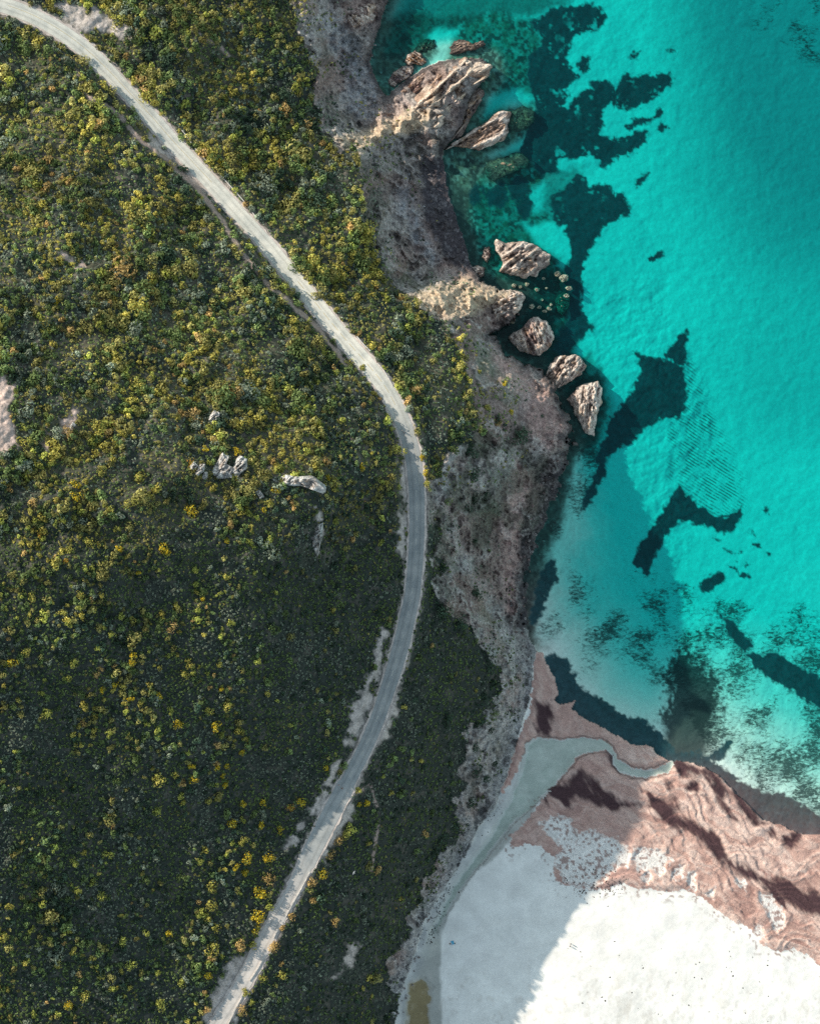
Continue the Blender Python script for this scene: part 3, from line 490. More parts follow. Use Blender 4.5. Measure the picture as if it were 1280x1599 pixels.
# ------------------------------------------------------------------ material helpers
def new_mat(name):
    m = bpy.data.materials.new(name); m.use_nodes = True
    nt = m.node_tree; nt.nodes.clear()
    out = nt.nodes.new('ShaderNodeOutputMaterial')
    return m, nt, out
def nd(nt, t, **kw):
    n = nt.nodes.new(t)
    for k, v in kw.items(): setattr(n, k, v)
    return n
def setin(n, **kw):
    for k, v in kw.items(): n.inputs[k.replace('_', ' ')].default_value = v
    return n
def ground_mat(name, fine=1.4, amt=(0.72, 1.3), bump=0.5, dist=0.25, rough=0.9, kind=None, coarse=0.35):
    m, nt, out = new_mat(name); L = nt.links.new
    at = nd(nt, 'ShaderNodeAttribute', attribute_name='Col')
    geo = nd(nt, 'ShaderNodeNewGeometry')
    nz = setin(nd(nt, 'ShaderNodeTexNoise'), Scale=fine, Detail=6.0, Roughness=0.65); L(geo.outputs['Position'], nz.inputs['Vector'])
    nz2 = setin(nd(nt, 'ShaderNodeTexNoise'), Scale=coarse, Detail=4.0, Roughness=0.6); L(geo.outputs['Position'], nz2.inputs['Vector'])
    mr = nd(nt, 'ShaderNodeMapRange'); L(nz.outputs['Fac'], mr.inputs['Value'])
    setin(mr, From_Min=0.3, From_Max=0.7, To_Min=amt[0], To_Max=amt[1])
    mr2 = nd(nt, 'ShaderNodeMapRange'); L(nz2.outputs['Fac'], mr2.inputs['Value']); setin(mr2, From_Min=0.3, From_Max=0.7, To_Min=.975 if kind == 'seabed' else 0.88, To_Max=1.025 if kind == 'seabed' else 1.12)
    mu = nd(nt, 'ShaderNodeMath', operation='MULTIPLY'); L(mr.outputs[0], mu.inputs[0]); L(mr2.outputs[0], mu.inputs[1])
    vm = nd(nt, 'ShaderNodeVectorMath', operation='SCALE'); L(at.outputs['Color'], vm.inputs[0]); L(mu.outputs[0], vm.inputs['Scale'])
    colour = vm.outputs[0]
    if kind == 'rock':
        vo = setin(nd(nt, 'ShaderNodeTexVoronoi', feature='DISTANCE_TO_EDGE'), Scale=0.55); 
        wn = setin(nd(nt, 'ShaderNodeTexNoise'), Scale=0.8, Detail=3.0); L(geo.outputs['Position'], wn.inputs['Vector'])
        ad = nd(nt, 'ShaderNodeVectorMath', operation='MULTIPLY_ADD'); L(wn.outputs['Color'], ad.inputs[0]); ad.inputs[1].default_value = (2.2, 2.2, 2.2); L(geo.outputs['Position'], ad.inputs[2])
        L(ad.outputs[0], vo.inputs['Vector'])
        cr = nd(nt, 'ShaderNodeMapRange'); L(vo.outputs['Distance'], cr.inputs['Value']); setin(cr, From_Min=0.0, From_Max=0.16, To_Min=0.62, To_Max=1.0)
        v2 = nd(nt, 'ShaderNodeVectorMath', operation='SCALE'); L(colour, v2.inputs[0]); L(cr.outputs[0], v2.inputs['Scale']); colour = v2.outputs[0]
    if kind == 'seabed':
        # weed stipple, ripple marks
        am = nd(nt, 'ShaderNodeAttribute', attribute_name='mot'); ar = nd(nt, 'ShaderNodeAttribute', attribute_name='rip')
        mp = nd(nt, 'ShaderNodeMapping'); mp.inputs['Rotation'].default_value = (0, 0, math.radians(-38)); mp.inputs['Scale'].default_value = (0.55, 1.1, 1); L(geo.outputs['Position'], mp.inputs['Vector'])
        a = setin(nd(nt, 'ShaderNodeTexNoise'), Scale=0.95, Detail=7.0, Roughness=0.72, Distortion=0.6); L(mp.outputs[0], a.inputs['Vector'])
        big = setin(nd(nt, 'ShaderNodeTexNoise'), Scale=0.075, Detail=3.0); L(geo.outputs['Position'], big.inputs['Vector'])
        bb = nd(nt, 'ShaderNodeMapRange'); L(big.outputs['Fac'], bb.inputs['Value']); setin(bb, From_Min=0.35, From_Max=0.65, To_Min=-0.16, To_Max=0.14)
        th = nd(nt, 'ShaderNodeMath', operation='MULTIPLY_ADD'); L(am.outputs['Fac'], th.inputs[0]); th.inputs[1].default_value = -0.27; th.inputs[2].default_value = 0.685
        th2 = nd(nt, 'ShaderNodeMath', operation='SUBTRACT'); L(th.outputs[0], th2.inputs[0]); L(bb.outputs[0], th2.inputs[1])
        df = nd(nt, 'ShaderNodeMath', operation='SUBTRACT'); L(a.outputs['Fac'], df.inputs[0]); L(th2.outputs[0], df.inputs[1])
        ss = nd(nt, 'ShaderNodeMapRange'); L(df.outputs[0], ss.inputs['Value']); setin(ss, From_Min=-0.09, From_Max=0.10, To_Min=0.0, To_Max=0.9)
        gate = nd(nt, 'ShaderNodeMapRange'); L(am.outputs['Fac'], gate.inputs['Value']); setin(gate, From_Min=0.02, From_Max=0.2, To_Min=0.0, To_Max=1.0)
        mm = nd(nt, 'ShaderNodeMath', operation='MULTIPLY'); L(ss.outputs[0], mm.inputs[0]); L(gate.outputs[0], mm.inputs[1])
        wv = setin(nd(nt, 'ShaderNodeTexWave', wave_type='BANDS', bands_direction='Y'), Scale=0.27, Distortion=5.0, Detail=3.0, Detail_Scale=0.35)
        mp2 = nd(nt, 'ShaderNodeMapping'); mp2.inputs['Rotation'].default_value = (0, 0, math.radians(33)); L(geo.outputs['Position'], mp2.inputs['Vector']); L(mp2.outputs[0], wv.inputs['Vector'])
        wr_ = nd(nt, 'ShaderNodeMapRange'); L(wv.outputs['Fac'], wr_.inputs['Value']); setin(wr_, From_Min=0.35, From_Max=0.85, To_Min=0.08, To_Max=0.74)
        rb = nd(nt, 'ShaderNodeMapRange'); md = setin(nd(nt, 'ShaderNodeTexNoise'), Scale=0.22, Detail=4.0, Roughness=0.7); L(geo.outputs['Position'], md.inputs['Vector']); L(md.outputs['Fac'], rb.inputs['Value']); setin(rb, From_Min=0.42, From_Max=0.60, To_Min=0.05, To_Max=0.95)
        rm = nd(nt, 'ShaderNodeMath', operation='MULTIPLY'); L(wr_.outputs[0], rm.inputs[0]); L(ar.outputs['Fac'], rm.inputs[1])
        rm2 = nd(nt, 'ShaderNodeMath', operation='MULTIPLY', use_clamp=True); L(rm.outputs[0], rm2.inputs[0]); L(rb.outputs[0], rm2.inputs[1])
        mx = nd(nt, 'ShaderNodeMath', operation='MAXIMUM'); L(mm.outputs[0], mx.inputs[0]); L(rm2.outputs[0], mx.inputs[1])
        mc = nd(nt, 'ShaderNodeMix', data_type='RGBA'); L(mx.outputs[0], mc.inputs['Factor']); L(colour, mc.inputs[6]); mc.inputs[7].default_value = (0.028, 0.040, 0.042, 1)
        colour = mc.outputs[2]
    bs = nd(nt, 'ShaderNodeBsdfPrincipled'); L(colour, bs.inputs['Base Color']); setin(bs, Roughness=rough); bs.inputs['Specular IOR Level'].default_value = 0.2
    bp = nd(nt, 'ShaderNodeBump'); setin(bp, Strength=bump, Distance=dist); L(nz.outputs['Fac'], bp.inputs['Height']); L(bp.outputs[0], bs.inputs['Normal'])
    L(bs.outputs[0], out.inputs['Surface'])
    return m
def leaf_mat(name):
    m, nt, out = new_mat(name); L = nt.links.new
    at = nd(nt, 'ShaderNodeAttribute', attribute_name='Col')
    geo = nd(nt, 'ShaderNodeNewGeometry')
    nz = setin(nd(nt, 'ShaderNodeTexNoise'), Scale=2.6, Detail=3.0); L(geo.outputs['Position'], nz.inputs['Vector'])
    mr = nd(nt, 'ShaderNodeMapRange'); L(nz.outputs['Fac'], mr.inputs['Value']); setin(mr, From_Min=0.3, From_Max=0.7, To_Min=0.65, To_Max=1.35)
    vm = nd(nt, 'ShaderNodeVectorMath', operation='SCALE'); L(at.outputs['Color'], vm.inputs[0]); L(mr.outputs[0], vm.inputs['Scale'])
    d = nd(nt, 'ShaderNodeBsdfDiffuse'); L(vm.outputs[0], d.inputs['Color'])
    t = nd(nt, 'ShaderNodeBsdfTranslucent'); L(vm.outputs[0], t.inputs['Color'])
    mx = nd(nt, 'ShaderNodeMixShader'); mx.inputs[0].default_value = 0.22; L(d.outputs[0], mx.inputs[1]); L(t.outputs[0], mx.inputs[2]); L(mx.outputs[0], out.inputs['Surface'])
    return m
def flat_mat(name, col, rough=0.7, var=0.2, scale=3.0, bump=0.0):
    m, nt, out = new_mat(name); L = nt.links.new
    tc = nd(nt, 'ShaderNodeTexCoord')
    nz = setin(nd(nt, 'ShaderNodeTexNoise'), Scale=scale, Detail=5.0, Roughness=0.6); L(tc.outputs['Object'], nz.inputs['Vector'])
    mr = nd(nt, 'ShaderNodeMapRange'); L(nz.outputs['Fac'], mr.inputs['Value']); setin(mr, From_Min=0.3, From_Max=0.7, To_Min=1 - var, To_Max=1 + var)
    vm = nd(nt, 'ShaderNodeVectorMath', operation='SCALE'); vm.inputs[0].default_value = col; L(mr.outputs[0], vm.inputs['Scale'])
    bs = nd(nt, 'ShaderNodeBsdfPrincipled'); L(vm.outputs[0], bs.inputs['Base Color']); setin(bs, Roughness=rough)
    if bump:
        bp = nd(nt, 'ShaderNodeBump'); setin(bp, Strength=bump, Distance=0.1); L(nz.outputs['Fac'], bp.inputs['Height']); L(bp.outputs[0], bs.inputs['Normal'])
    L(bs.outputs[0], out.inputs['Surface'])
    return m

# ------------------------------------------------------------------ mesh helpers
def link(name, me, mat=None, parent=None):
    o = bpy.data.objects.new(name, me); COL.objects.link(o)
    if mat is not None: me.materials.append(mat)
    if parent is not None: o.parent = parent
    return o
def tag(o, label=None, cat=None, group=None, kind=None):
    if label: o['label'] = label
    if cat: o['category'] = cat
    if group: o['group'] = group
    if kind: o['kind'] = kind
    return o
def np_mesh(name, co, faces, col=None, normals=None, extra=None, smooth=True):
    """faces: (n,k) int array, one k for the whole mesh"""
    me = bpy.data.meshes.new(name)
    co = np.ascontiguousarray(co, dtype=np.float32); faces = np.ascontiguousarray(faces, dtype=np.int32)
    n, k = faces.shape
    me.vertices.add(len(co)); me.vertices.foreach_set('co', co.ravel())
    me.loops.add(n * k); me.loops.foreach_set('vertex_index', faces.ravel())
    me.polygons.add(n); me.polygons.foreach_set('loop_start', np.arange(0, n * k, k, dtype=np.int32))
    me.polygons.foreach_set('use_smooth', np.full(n, smooth))
    me.update(calc_edges=True)
    if col is not None:
        a = me.attributes.new('Col', 'FLOAT_COLOR', 'POINT')
        a.data.foreach_set('color', np.concatenate([col, np.ones((len(col), 1))], 1).astype(np.float32).ravel())
    for nm, arr in (extra or {}).items():
        a = me.attributes.new(nm, 'FLOAT', 'POINT'); a.data.foreach_set('value', arr.astype(np.float32).ravel())
    if normals is not None:
        me.normals_split_custom_set_from_vertices(normals.astype(np.float32))
    return me
def grid_faces(mask):
    j, i = np.nonzero(mask)
    a = j * NU + i
    return np.stack([a, a + NU, a + NU + 1, a + 1], 1)
def grid_obj(name, mask, mat, co=None, extra=None, kind='structure', col=None):
    f = grid_faces(mask)
    used, inv = np.unique(f, return_inverse=True)
    f = inv.reshape(f.shape)
    P = (Pg if co is None else co).reshape(-1, 3)[used]
    c = (C if col is None else col).reshape(-1, 3)[used]
    ex = {k: v.reshape(-1)[used] for k, v in (extra or {}).items()}
    me = np_mesh(name, P, f, c, NRM.reshape(-1, 3)[used] if co is None else None, ex)
    o = link(name, me, mat); o['kind'] = kind
    return o

def fc(m):      # cell class from its corners (majority)
    m = m.astype(np.int8); return (m[:-1, :-1] + m[1:, :-1] + m[:-1, 1:] + m[1:, 1:])
M_hill = ground_mat('dry_soil', 1.6, (0.6, 1.45), 0.7, 0.3)
M_rock = ground_mat('cliff_rock', 1.1, (0.66, 1.36), 1.0, 0.9, kind='rock')
M_sand = ground_mat('beach_sand', 0.9, (0.93, 1.05), 0.25, 0.12, coarse=0.12)
M_wrack = ground_mat('dried_seaweed', 1.5, (0.78, 1.22), 0.8, 0.3)
M_bed = ground_mat('seabed_sand', 0.8, (0.9, 1.1), 0.3, 0.3, kind='seabed')
cs = fc(sea) >= 2
cg = cs & (fc(sea & (grassw > .5)) >= 2)
cb = ~cs & (fc(m_beach) >= 2)
cw = cb & (fc(m_wrack) >= 2)
cr = ~cs & ~cb & (fc(m_rock) >= 2)
ch = ~cs & ~cb & ~cr
ex = {'mot': mot, 'rip': rip}
grid_obj('seabed', cs & ~cg, M_bed, extra=ex)
grid_obj('seagrass', cg, M_bed, extra=ex, kind='stuff')
grid_obj('beach', cb & ~cw, M_sand)
grid_obj('seaweed', cw, M_wrack, kind='stuff')
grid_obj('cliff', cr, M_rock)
grid_obj('hillside', ch, M_hill)

# ------------------------------------------------------------------ water
dsh = np.clip(coast, 0, 400)
reach = lerp(34.0, lerp(185.0, 270.0, sstep(1000, 1110, U)), sstep(640, 1000, V))
dep = np.clip(dsh / reach, 0, 1)
shal = np.max([sstep(-14, 8, sd(p, Uw, Vw)) for p in ([(600, 90), (660, 70), (700, 60), (770, 84), (782, 120), (760, 160), (738, 200), (712, 240), (680, 240), (690, 160), (640, 140), (600, 150)], [(686, 236), (800, 160), (840, 170), (830, 200), (796, 226), (760, 262), (720, 320), (690, 290)], [(752, 250), (810, 236), (828, 252), (770, 288)])], axis=0)
dep = dep * (1 - .6 * shal)
dep = dep + 1.0 * sstep(900, 1330, U) * sstep(560, -60, V) + 0.25 * sstep(760, 600, V) * sstep(980, 1250, U) + 0.16 * (n4 - .5)
stops = [0, .25, .6, 1.0, 1.6]
TC = np.array([(0.93, 0.97, 0.96), (0.62, 0.86, 0.83), (0.24, 0.775, 0.75), (0.05, 0.715, 0.70), (0.03, 0.455, 0.475)])
dep = np.maximum(dep, .42 * sstep(960, 860, V))
tint = np.stack([np.interp(dep, stops, TC[:, k]) for k in range(3)], -1)
def water_mat(name, wave=0.5, strength=0.25):
    m, nt, out = new_mat(name); L = nt.links.new
    at = nd(nt, 'ShaderNodeAttribute', attribute_name='Col'); geo = nd(nt, 'ShaderNodeNewGeometry')
    mp = nd(nt, 'ShaderNodeMapping'); mp.inputs['Rotation'].default_value = (0, 0, math.radians(35)); mp.inputs['Scale'].default_value = (0.6, 1.3, 1); L(geo.outputs['Position'], mp.inputs['Vector'])
    nz = setin(nd(nt, 'ShaderNodeTexNoise'), Scale=wave, Detail=6.0, Roughness=0.62, Distortion=0.4); L(mp.outputs[0], nz.inputs['Vector'])
    mr = nd(nt, 'ShaderNodeMapRange'); L(nz.outputs['Fac'], mr.inputs['Value']); setin(mr, From_Min=0.3, From_Max=0.7, To_Min=0.965, To_Max=1.03)  # light and dark of the ripples put into the water tint
    vm = nd(nt, 'ShaderNodeVectorMath', operation='SCALE'); L(at.outputs['Color'], vm.inputs[0]); L(mr.outputs[0], vm.inputs['Scale'])
    tr = nd(nt, 'ShaderNodeBsdfTransparent'); L(vm.outputs[0], tr.inputs['Color'])
    gl = nd(nt, 'ShaderNodeBsdfGlossy'); gl.inputs['Roughness'].default_value = 0.12
    bp = nd(nt, 'ShaderNodeBump'); setin(bp, Strength=strength, Distance=0.3); L(nz.outputs['Fac'], bp.inputs['Height']); L(bp.outputs[0], gl.inputs['Normal'])
    fr = nd(nt, 'ShaderNodeFresnel'); fr.inputs['IOR'].default_value = 1.33; L(bp.outputs[0], fr.inputs['Normal'])
    bk = nd(nt, 'ShaderNodeMath', operation='SUBTRACT'); bk.inputs[0].default_value = 1.0; L(geo.outputs['Backfacing'], bk.inputs[1]); fm = nd(nt, 'ShaderNodeMath', operation='MULTIPLY'); L(fr.outputs[0], fm.inputs[0]); L(bk.outputs[0], fm.inputs[1])
    mx = nd(nt, 'ShaderNodeMixShader'); L(fm.outputs[0], mx.inputs[0]); L(tr.outputs[0], mx.inputs[1]); L(gl.outputs[0], mx.inputs[2]); L(mx.outputs[0], out.inputs['Surface'])
    return m
M_sea = water_mat('sea_water', 1.3); M_stream = water_mat('stream_water', 0.9, 0.1)
k0 = np.stack([(U - CU) * S, -(V - CV) * S, np.zeros_like(U)], -1)
grid_obj('sea', fc(coast > -7) >= 1, M_sea, co=k0, col=tint)
ks = k0.copy(); ks[..., 2] = 0.42
grid_obj('stream', (fc((strm > -3)) >= 2) & cb, M_stream, co=ks, col=np.zeros_like(tint) + np.array([0.91, 0.95, 0.92]))
ks = k0.copy(); ks[..., 2] = 0.72
grid_obj('pond', (fc(pond > -3) >= 2) & cb, M_stream, co=ks, col=np.zeros_like(tint) + np.array([0.90, 0.86, 0.74]))

# ------------------------------------------------------------------ road
def strip(name, pts, half, lift, mat, rag=0.0, cross=(-1, -.6, -.2, .2, .6, 1), offs=0.0, hs=None):
    P = np.array(pts, dtype=np.float64)[:, :2]
    T = np.gradient(P, axis=0); T /= np.linalg.norm(T, axis=1, keepdims=True)
    Nn = np.stack([-T[:, 1], T[:, 0]], 1)                # to the right-hand side going along (v down)
    s = np.arange(len(P)) * 1.0
    half = np.broadcast_to(np.asarray(half, dtype=np.float64), (len(P),))
    rows = []
    for c in cross:
        w = half.copy()
        if abs(c) == 1 and rag: w = w + (fbm(s * 3.1 + 40 * c, s * 0 + 5, 9, 3, 900) - .5) * 2 * rag
        q = P + Nn * (c * w + offs)[:, None]
        h = (hgt(q[:, 0], q[:, 1]) if hs is None else hs) + lift
        rows.append(np.stack(W(q[:, 0], q[:, 1], h), -1))
    R = np.stack(rows, 1); n, k = R.shape[:2]
    idx = np.arange(n * k).reshape(n, k)
    f = np.stack([idx[:-1, :-1], idx[:-1, 1:], idx[1:, 1:], idx[1:, :-1]], -1).reshape(-1, 4)
    cc = None
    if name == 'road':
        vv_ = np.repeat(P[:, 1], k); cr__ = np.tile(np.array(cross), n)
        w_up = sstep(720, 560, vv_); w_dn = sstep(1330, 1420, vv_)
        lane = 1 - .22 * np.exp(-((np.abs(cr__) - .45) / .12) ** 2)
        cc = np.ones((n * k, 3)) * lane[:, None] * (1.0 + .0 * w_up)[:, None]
        cc = cc * (1 + w_up[:, None] * np.array([.95, .86, .70]) + w_dn[:, None] * np.array([.75, .58, .50]))  # sunlit upper stretch painted paler than the shaded one; gravel tone at the bottom
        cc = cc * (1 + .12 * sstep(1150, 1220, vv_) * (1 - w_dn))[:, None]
    me = np_mesh(name, R.reshape(-1, 3), f, cc)
    o = link(name, me, mat); return o
def road_mat():
    m, nt, out = new_mat('worn_asphalt'); L = nt.links.new
    geo = nd(nt, 'ShaderNodeNewGeometry')
    n1_ = setin(nd(nt, 'ShaderNodeTexNoise'), Scale=0.22, Detail=5.0, Roughness=0.6); L(geo.outputs['Position'], n1_.inputs['Vector'])
    n2_ = setin(nd(nt, 'ShaderNodeTexNoise'), Scale=3.0, Detail=4.0); L(geo.outputs['Position'], n2_.inputs['Vector'])
    cr_ = nd(nt, 'ShaderNodeValToRGB'); L(n1_.outputs['Fac'], cr_.inputs[0])
    cr_.color_ramp.elements[0].position = 0.34; cr_.color_ramp.elements[0].color = (0.27, 0.285, 0.285, 1)
    cr_.color_ramp.elements[1].position = 0.68; cr_.color_ramp.elements[1].color = (0.40, 0.40, 0.385, 1)
    mr = nd(nt, 'ShaderNodeMapRange'); L(n2_.outputs['Fac'], mr.inputs['Value']); setin(mr, From_Min=0.3, From_Max=0.7, To_Min=0.9, To_Max=1.1)
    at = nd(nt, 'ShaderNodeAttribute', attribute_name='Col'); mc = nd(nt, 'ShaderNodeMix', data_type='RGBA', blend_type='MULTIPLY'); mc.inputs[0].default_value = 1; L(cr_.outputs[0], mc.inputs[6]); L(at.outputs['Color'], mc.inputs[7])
    vm = nd(nt, 'ShaderNodeVectorMath', operation='SCALE'); L(mc.outputs[2], vm.inputs[0]); L(mr.outputs[0], vm.inputs['Scale'])
    bs = nd(nt, 'ShaderNodeBsdfPrincipled'); L(vm.outputs[0], bs.inputs['Base Color']); setin(bs, Roughness=0.9); L(bs.outputs[0], out.inputs['Surface'])
    return m
M_road = road_mat(); M_paint = flat_mat('worn_white_paint', (0.50, 0.48, 0.42), 0.7, 0.35, 0.7)
M_ochre = flat_mat('worn_yellow_paint', (0.52, 0.42, 0.24), 0.7, 0.3, 0.7)
M_gravel = flat_mat('pale_gravel', (0.58, 0.50, 0.45), 0.95, 0.35, 0.5, 0.6)
RD = catmull(ROAD, 14)
hw = np.full(len(RD), 11.6) + (fbm(np.arange(len(RD)) * 1.0, np.zeros(len(RD)), 40, 2, 7) - .5) * 2.4
hw = np.where((RD[:, 1] > 1225) & (RD[:, 1] < 1350), hw + 2.6, hw)
strip('verge', RD, hw + 3.2, 0.10, M_gravel, 3.0, hs=RD[:, 2])['kind'] = 'structure'
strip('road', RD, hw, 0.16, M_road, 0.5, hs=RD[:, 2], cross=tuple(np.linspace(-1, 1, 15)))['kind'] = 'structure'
def sub(i0, i1): return RD[i0:i1 + 1]
# broken centre line, one run of dashes per stretch of road surface
seg = np.r_[0, np.cumsum(np.hypot(np.diff(RD[:, 0]), np.diff(RD[:, 1])))]
def along(s): return np.stack([np.interp(s, seg, RD[:, k]) for k in range(3)], -1)
dash = []; s = 20.0
tot = seg[-1]
def dash_mesh(name, s0, s1, L_, gap, half, off, mat):
    vs = []; fs = []; s = s0
    while s + L_ < s1:
        a = along(np.linspace(s, s + L_, 5)); T = np.gradient(a[:, :2], axis=0); T /= np.linalg.norm(T, axis=1, keepdims=True); N_ = np.stack([-T[:, 1], T[:, 0]], 1)
        for k in range(5):
            for sg in (-1, 1):
                q = a[k, :2] + N_[k] * (off + sg * half); vs.append(W(q[0], q[1], a[k, 2] + 0.172))
        b = len(vs) - 10
        for k in range(4): fs.append((b + 2 * k, b + 2 * k + 1, b + 2 * k + 3, b + 2 * k + 2))
        s += L_ + gap
    o = link(name, np_mesh(name, np.array(vs), np.array(fs)), mat); o['kind'] = 'structure'
    return o
def s_at(v): return float(np.interp(v, RD[:, 1], seg))
dash_mesh('road_marking', s_at(440), s_at(640), 15, 6, 0.42, -1.0, M_ochre)
dash_mesh('road_marking', s_at(690), s_at(1215), 10, 9, 0.38, 0.5, M_paint)
dash_mesh('road_marking', s_at(10), s_at(300), 60, 1.0, 0.35, -1.6, M_ochre)
dash_mesh('road_marking', s_at(640), s_at(760), 40, 1.0, 0.3, -5.5, M_paint)
# low roadside walls
M_wall = flat_mat('limewashed_stone', (0.62, 0.57, 0.52), 0.9, 0.3, 1.2, 0.5)
def wall(pts, label, h=0.55, half=0.8):
    P = catmull(pts, 8); n = len(P)
    T = np.gradient(P, axis=0); T /= np.linalg.norm(T, axis=1, keepdims=True); N_ = np.stack([-T[:, 1], T[:, 0]], 1)
    base = hgt(P[:, 0], P[:, 1]); vs = []
    for c, z in ((-1, -.4), (-.9, 1), (.9, 1), (1, -.4)):
        jit = (np.array([random.random() for _ in range(n)]) - .5) * .12
        q = P + N_ * (c * half); vs.append(np.stack(W(q[:, 0], q[:, 1], base + 0.1 + h * z + jit * (z > 0)), -1))
    R = np.stack(vs, 1); idx = np.arange(n * 4).reshape(n, 4); f = []
    for i in range(n - 1):
        for k in range(3): f.append((idx[i, k], idx[i, k + 1], idx[i + 1, k + 1], idx[i + 1, k]))
    f.append((idx[0, 0], idx[0, 3], idx[0, 2], idx[0, 1])); f.append((idx[-1, 0], idx[-1, 1], idx[-1, 2], idx[-1, 3]))
    o = link('parapet_wall', np_mesh('parapet_wall', R.reshape(-1, 3), np.array(f), smooth=False), M_wall)
    tag(o, label, 'wall', 'low walls along the seaward road edge')
wall([(284, 203), (292, 213), (299, 223)], 'shortest low pale wall at the seaward road edge, above the sandy lay-by')
wall([(305, 232), (313, 240), (323, 252)], 'short low pale wall at the seaward road edge, beside the sandy lay-by')
wall([(341, 270), (362, 293), (384, 318), (400, 340)], 'longest straight low pale wall beside the sunlit upper road')
wall([(557, 525), (568, 538), (578, 548)], 'low pale wall at the road edge where the footpath meets the road')
wall([(589, 567), (600, 580), (613, 602)], 'low pale wall on the outside of the bend, above the two walkers')
wall([(484, 1362), (470, 1388), (456, 1413), (446, 1432)], 'long low pale wall along the lower road beside the golden hedge')
wall([(434, 1452), (427, 1465)], 'stub of low pale wall beside the big brown shrub on the lower road')
wall([(411, 1496), (404, 1510), (390, 1532)], 'low pale wall opposite the wide gravel pull-in')
wall([(383, 1545), (372, 1568), (360, 1592), (350, 1612)], 'low pale wall at the very bottom of the lower road')

# ------------------------------------------------------------------ plants
def lobes_template(r, nl, nq, flat=0.75, seed=0, spread=.62, leaf=.2):
    g = np.random.default_rng(seed)
    quads = []; shade = []
    cen = []
    for i in range(nl):
        a = g.uniform(0, 6.283); d = math.sqrt(g.uniform(0, 1)) * spread if nl > 1 else 0
        cen.append((d * math.cos(a), d * math.sin(a), g.uniform(.22, .5) * (1 - .4 * d), g.uniform(.34, .56) if nl > 1 else .95))
    per = max(4, nq // nl)
    for cx, cy, cz, cr_ in cen:
        lb = g.uniform(.75, 1.25)
        for q in range(per):
            z = g.uniform(-.25, 1); a = g.uniform(0, 6.283); rr = math.sqrt(max(0, 1 - z * z))
            nv = np.array([rr * math.cos(a), rr * math.sin(a), z])
            p = np.array([cx, cy, cz]) + nv * cr_ * g.uniform(.78, 1.08) * np.array([1, 1, flat])
            nn = nv + g.normal(0, .32, 3); nn /= np.linalg.norm(nn)
            t = np.cross(nn, g.normal(0, 1, 3)); t /= np.linalg.norm(t) + 1e-9; b = np.cross(nn, t)
            s1, s2 = leaf * g.uniform(.7, 1.35), leaf * g.uniform(.5, 1.0)
            quads.append([p - t * s1 - b * s2 * .6, p - b * s2 + t * s1 * .2, p + t * s1 + b * s2 * .5, p + b * s2 - t * s1 * .3])
            shade.append(lb * g.uniform(.7, 1.3))
    return np.array(quads), np.array(shade)
BIG = [lobes_template(1, n, 84, .8, 100 + i, leaf=.17) for i, n in enumerate((4, 5, 6, 5, 7, 4, 6, 5))]
SML = [lobes_template(1, n, 22, .7, 200 + i, leaf=.34) for i, n in enumerate((2, 3, 2, 1, 3, 2))]
def put(tmpl, pos, rad, rot, col, hz):
    """many copies of one template -> verts, colours"""
    q, sh = tmpl
    n = len(pos); c, s_ = np.cos(rot), np.sin(rot)
    x = q[None, ..., 0]; y = q[None, ..., 1]; z = q[None, ..., 2]
    r = rad[:, None, None]
    vx = (x * c[:, None, None] - y * s_[:, None, None]) * r + pos[:, 0][:, None, None]
    vy = (x * s_[:, None, None] + y * c[:, None, None]) * r + pos[:, 1][:, None, None]
    vz = z * (r * hz[:, None, None]) + pos[:, 2][:, None, None]
    v = np.stack([vx, vy, vz], -1).reshape(-1, 3)
    cc = np.repeat((col[:, None, :] * sh[None, :, None]).reshape(-1, 3), 4, axis=0)
    return v, cc
M_leaf = leaf_mat('scrub_leaves')
PAL0 = {'olive': (0.235, 0.215, 0.075), 'green': (0.125, 0.165, 0.062), 'dark': (0.045, 0.070, 0.045), 'gold': (0.60, 0.43, 0.035), 'yellow': (0.315, 0.275, 0.070), 'grey': (0.165, 0.19, 0.14),
       'brown': (0.36, 0.25, 0.10), 'orange': (0.55, 0.31, 0.06), 'lime': (0.28, 0.29, 0.07)}
PAL = {k: tuple(min(.8, x * (1.12 if k in ('gold', 'orange') else 1.55)) for x in c) for k, c in PAL0.items()}
def colour_of(key, n=1): return np.array(PAL[key])
def veg_ok(u, v):
    return (field((m_veg * 1.0), u, v) > .5) & (field(roadd, u, v) > 15.5) & (field(foot, u, v) > 4.3) & (field(bare, u, v) < .45)

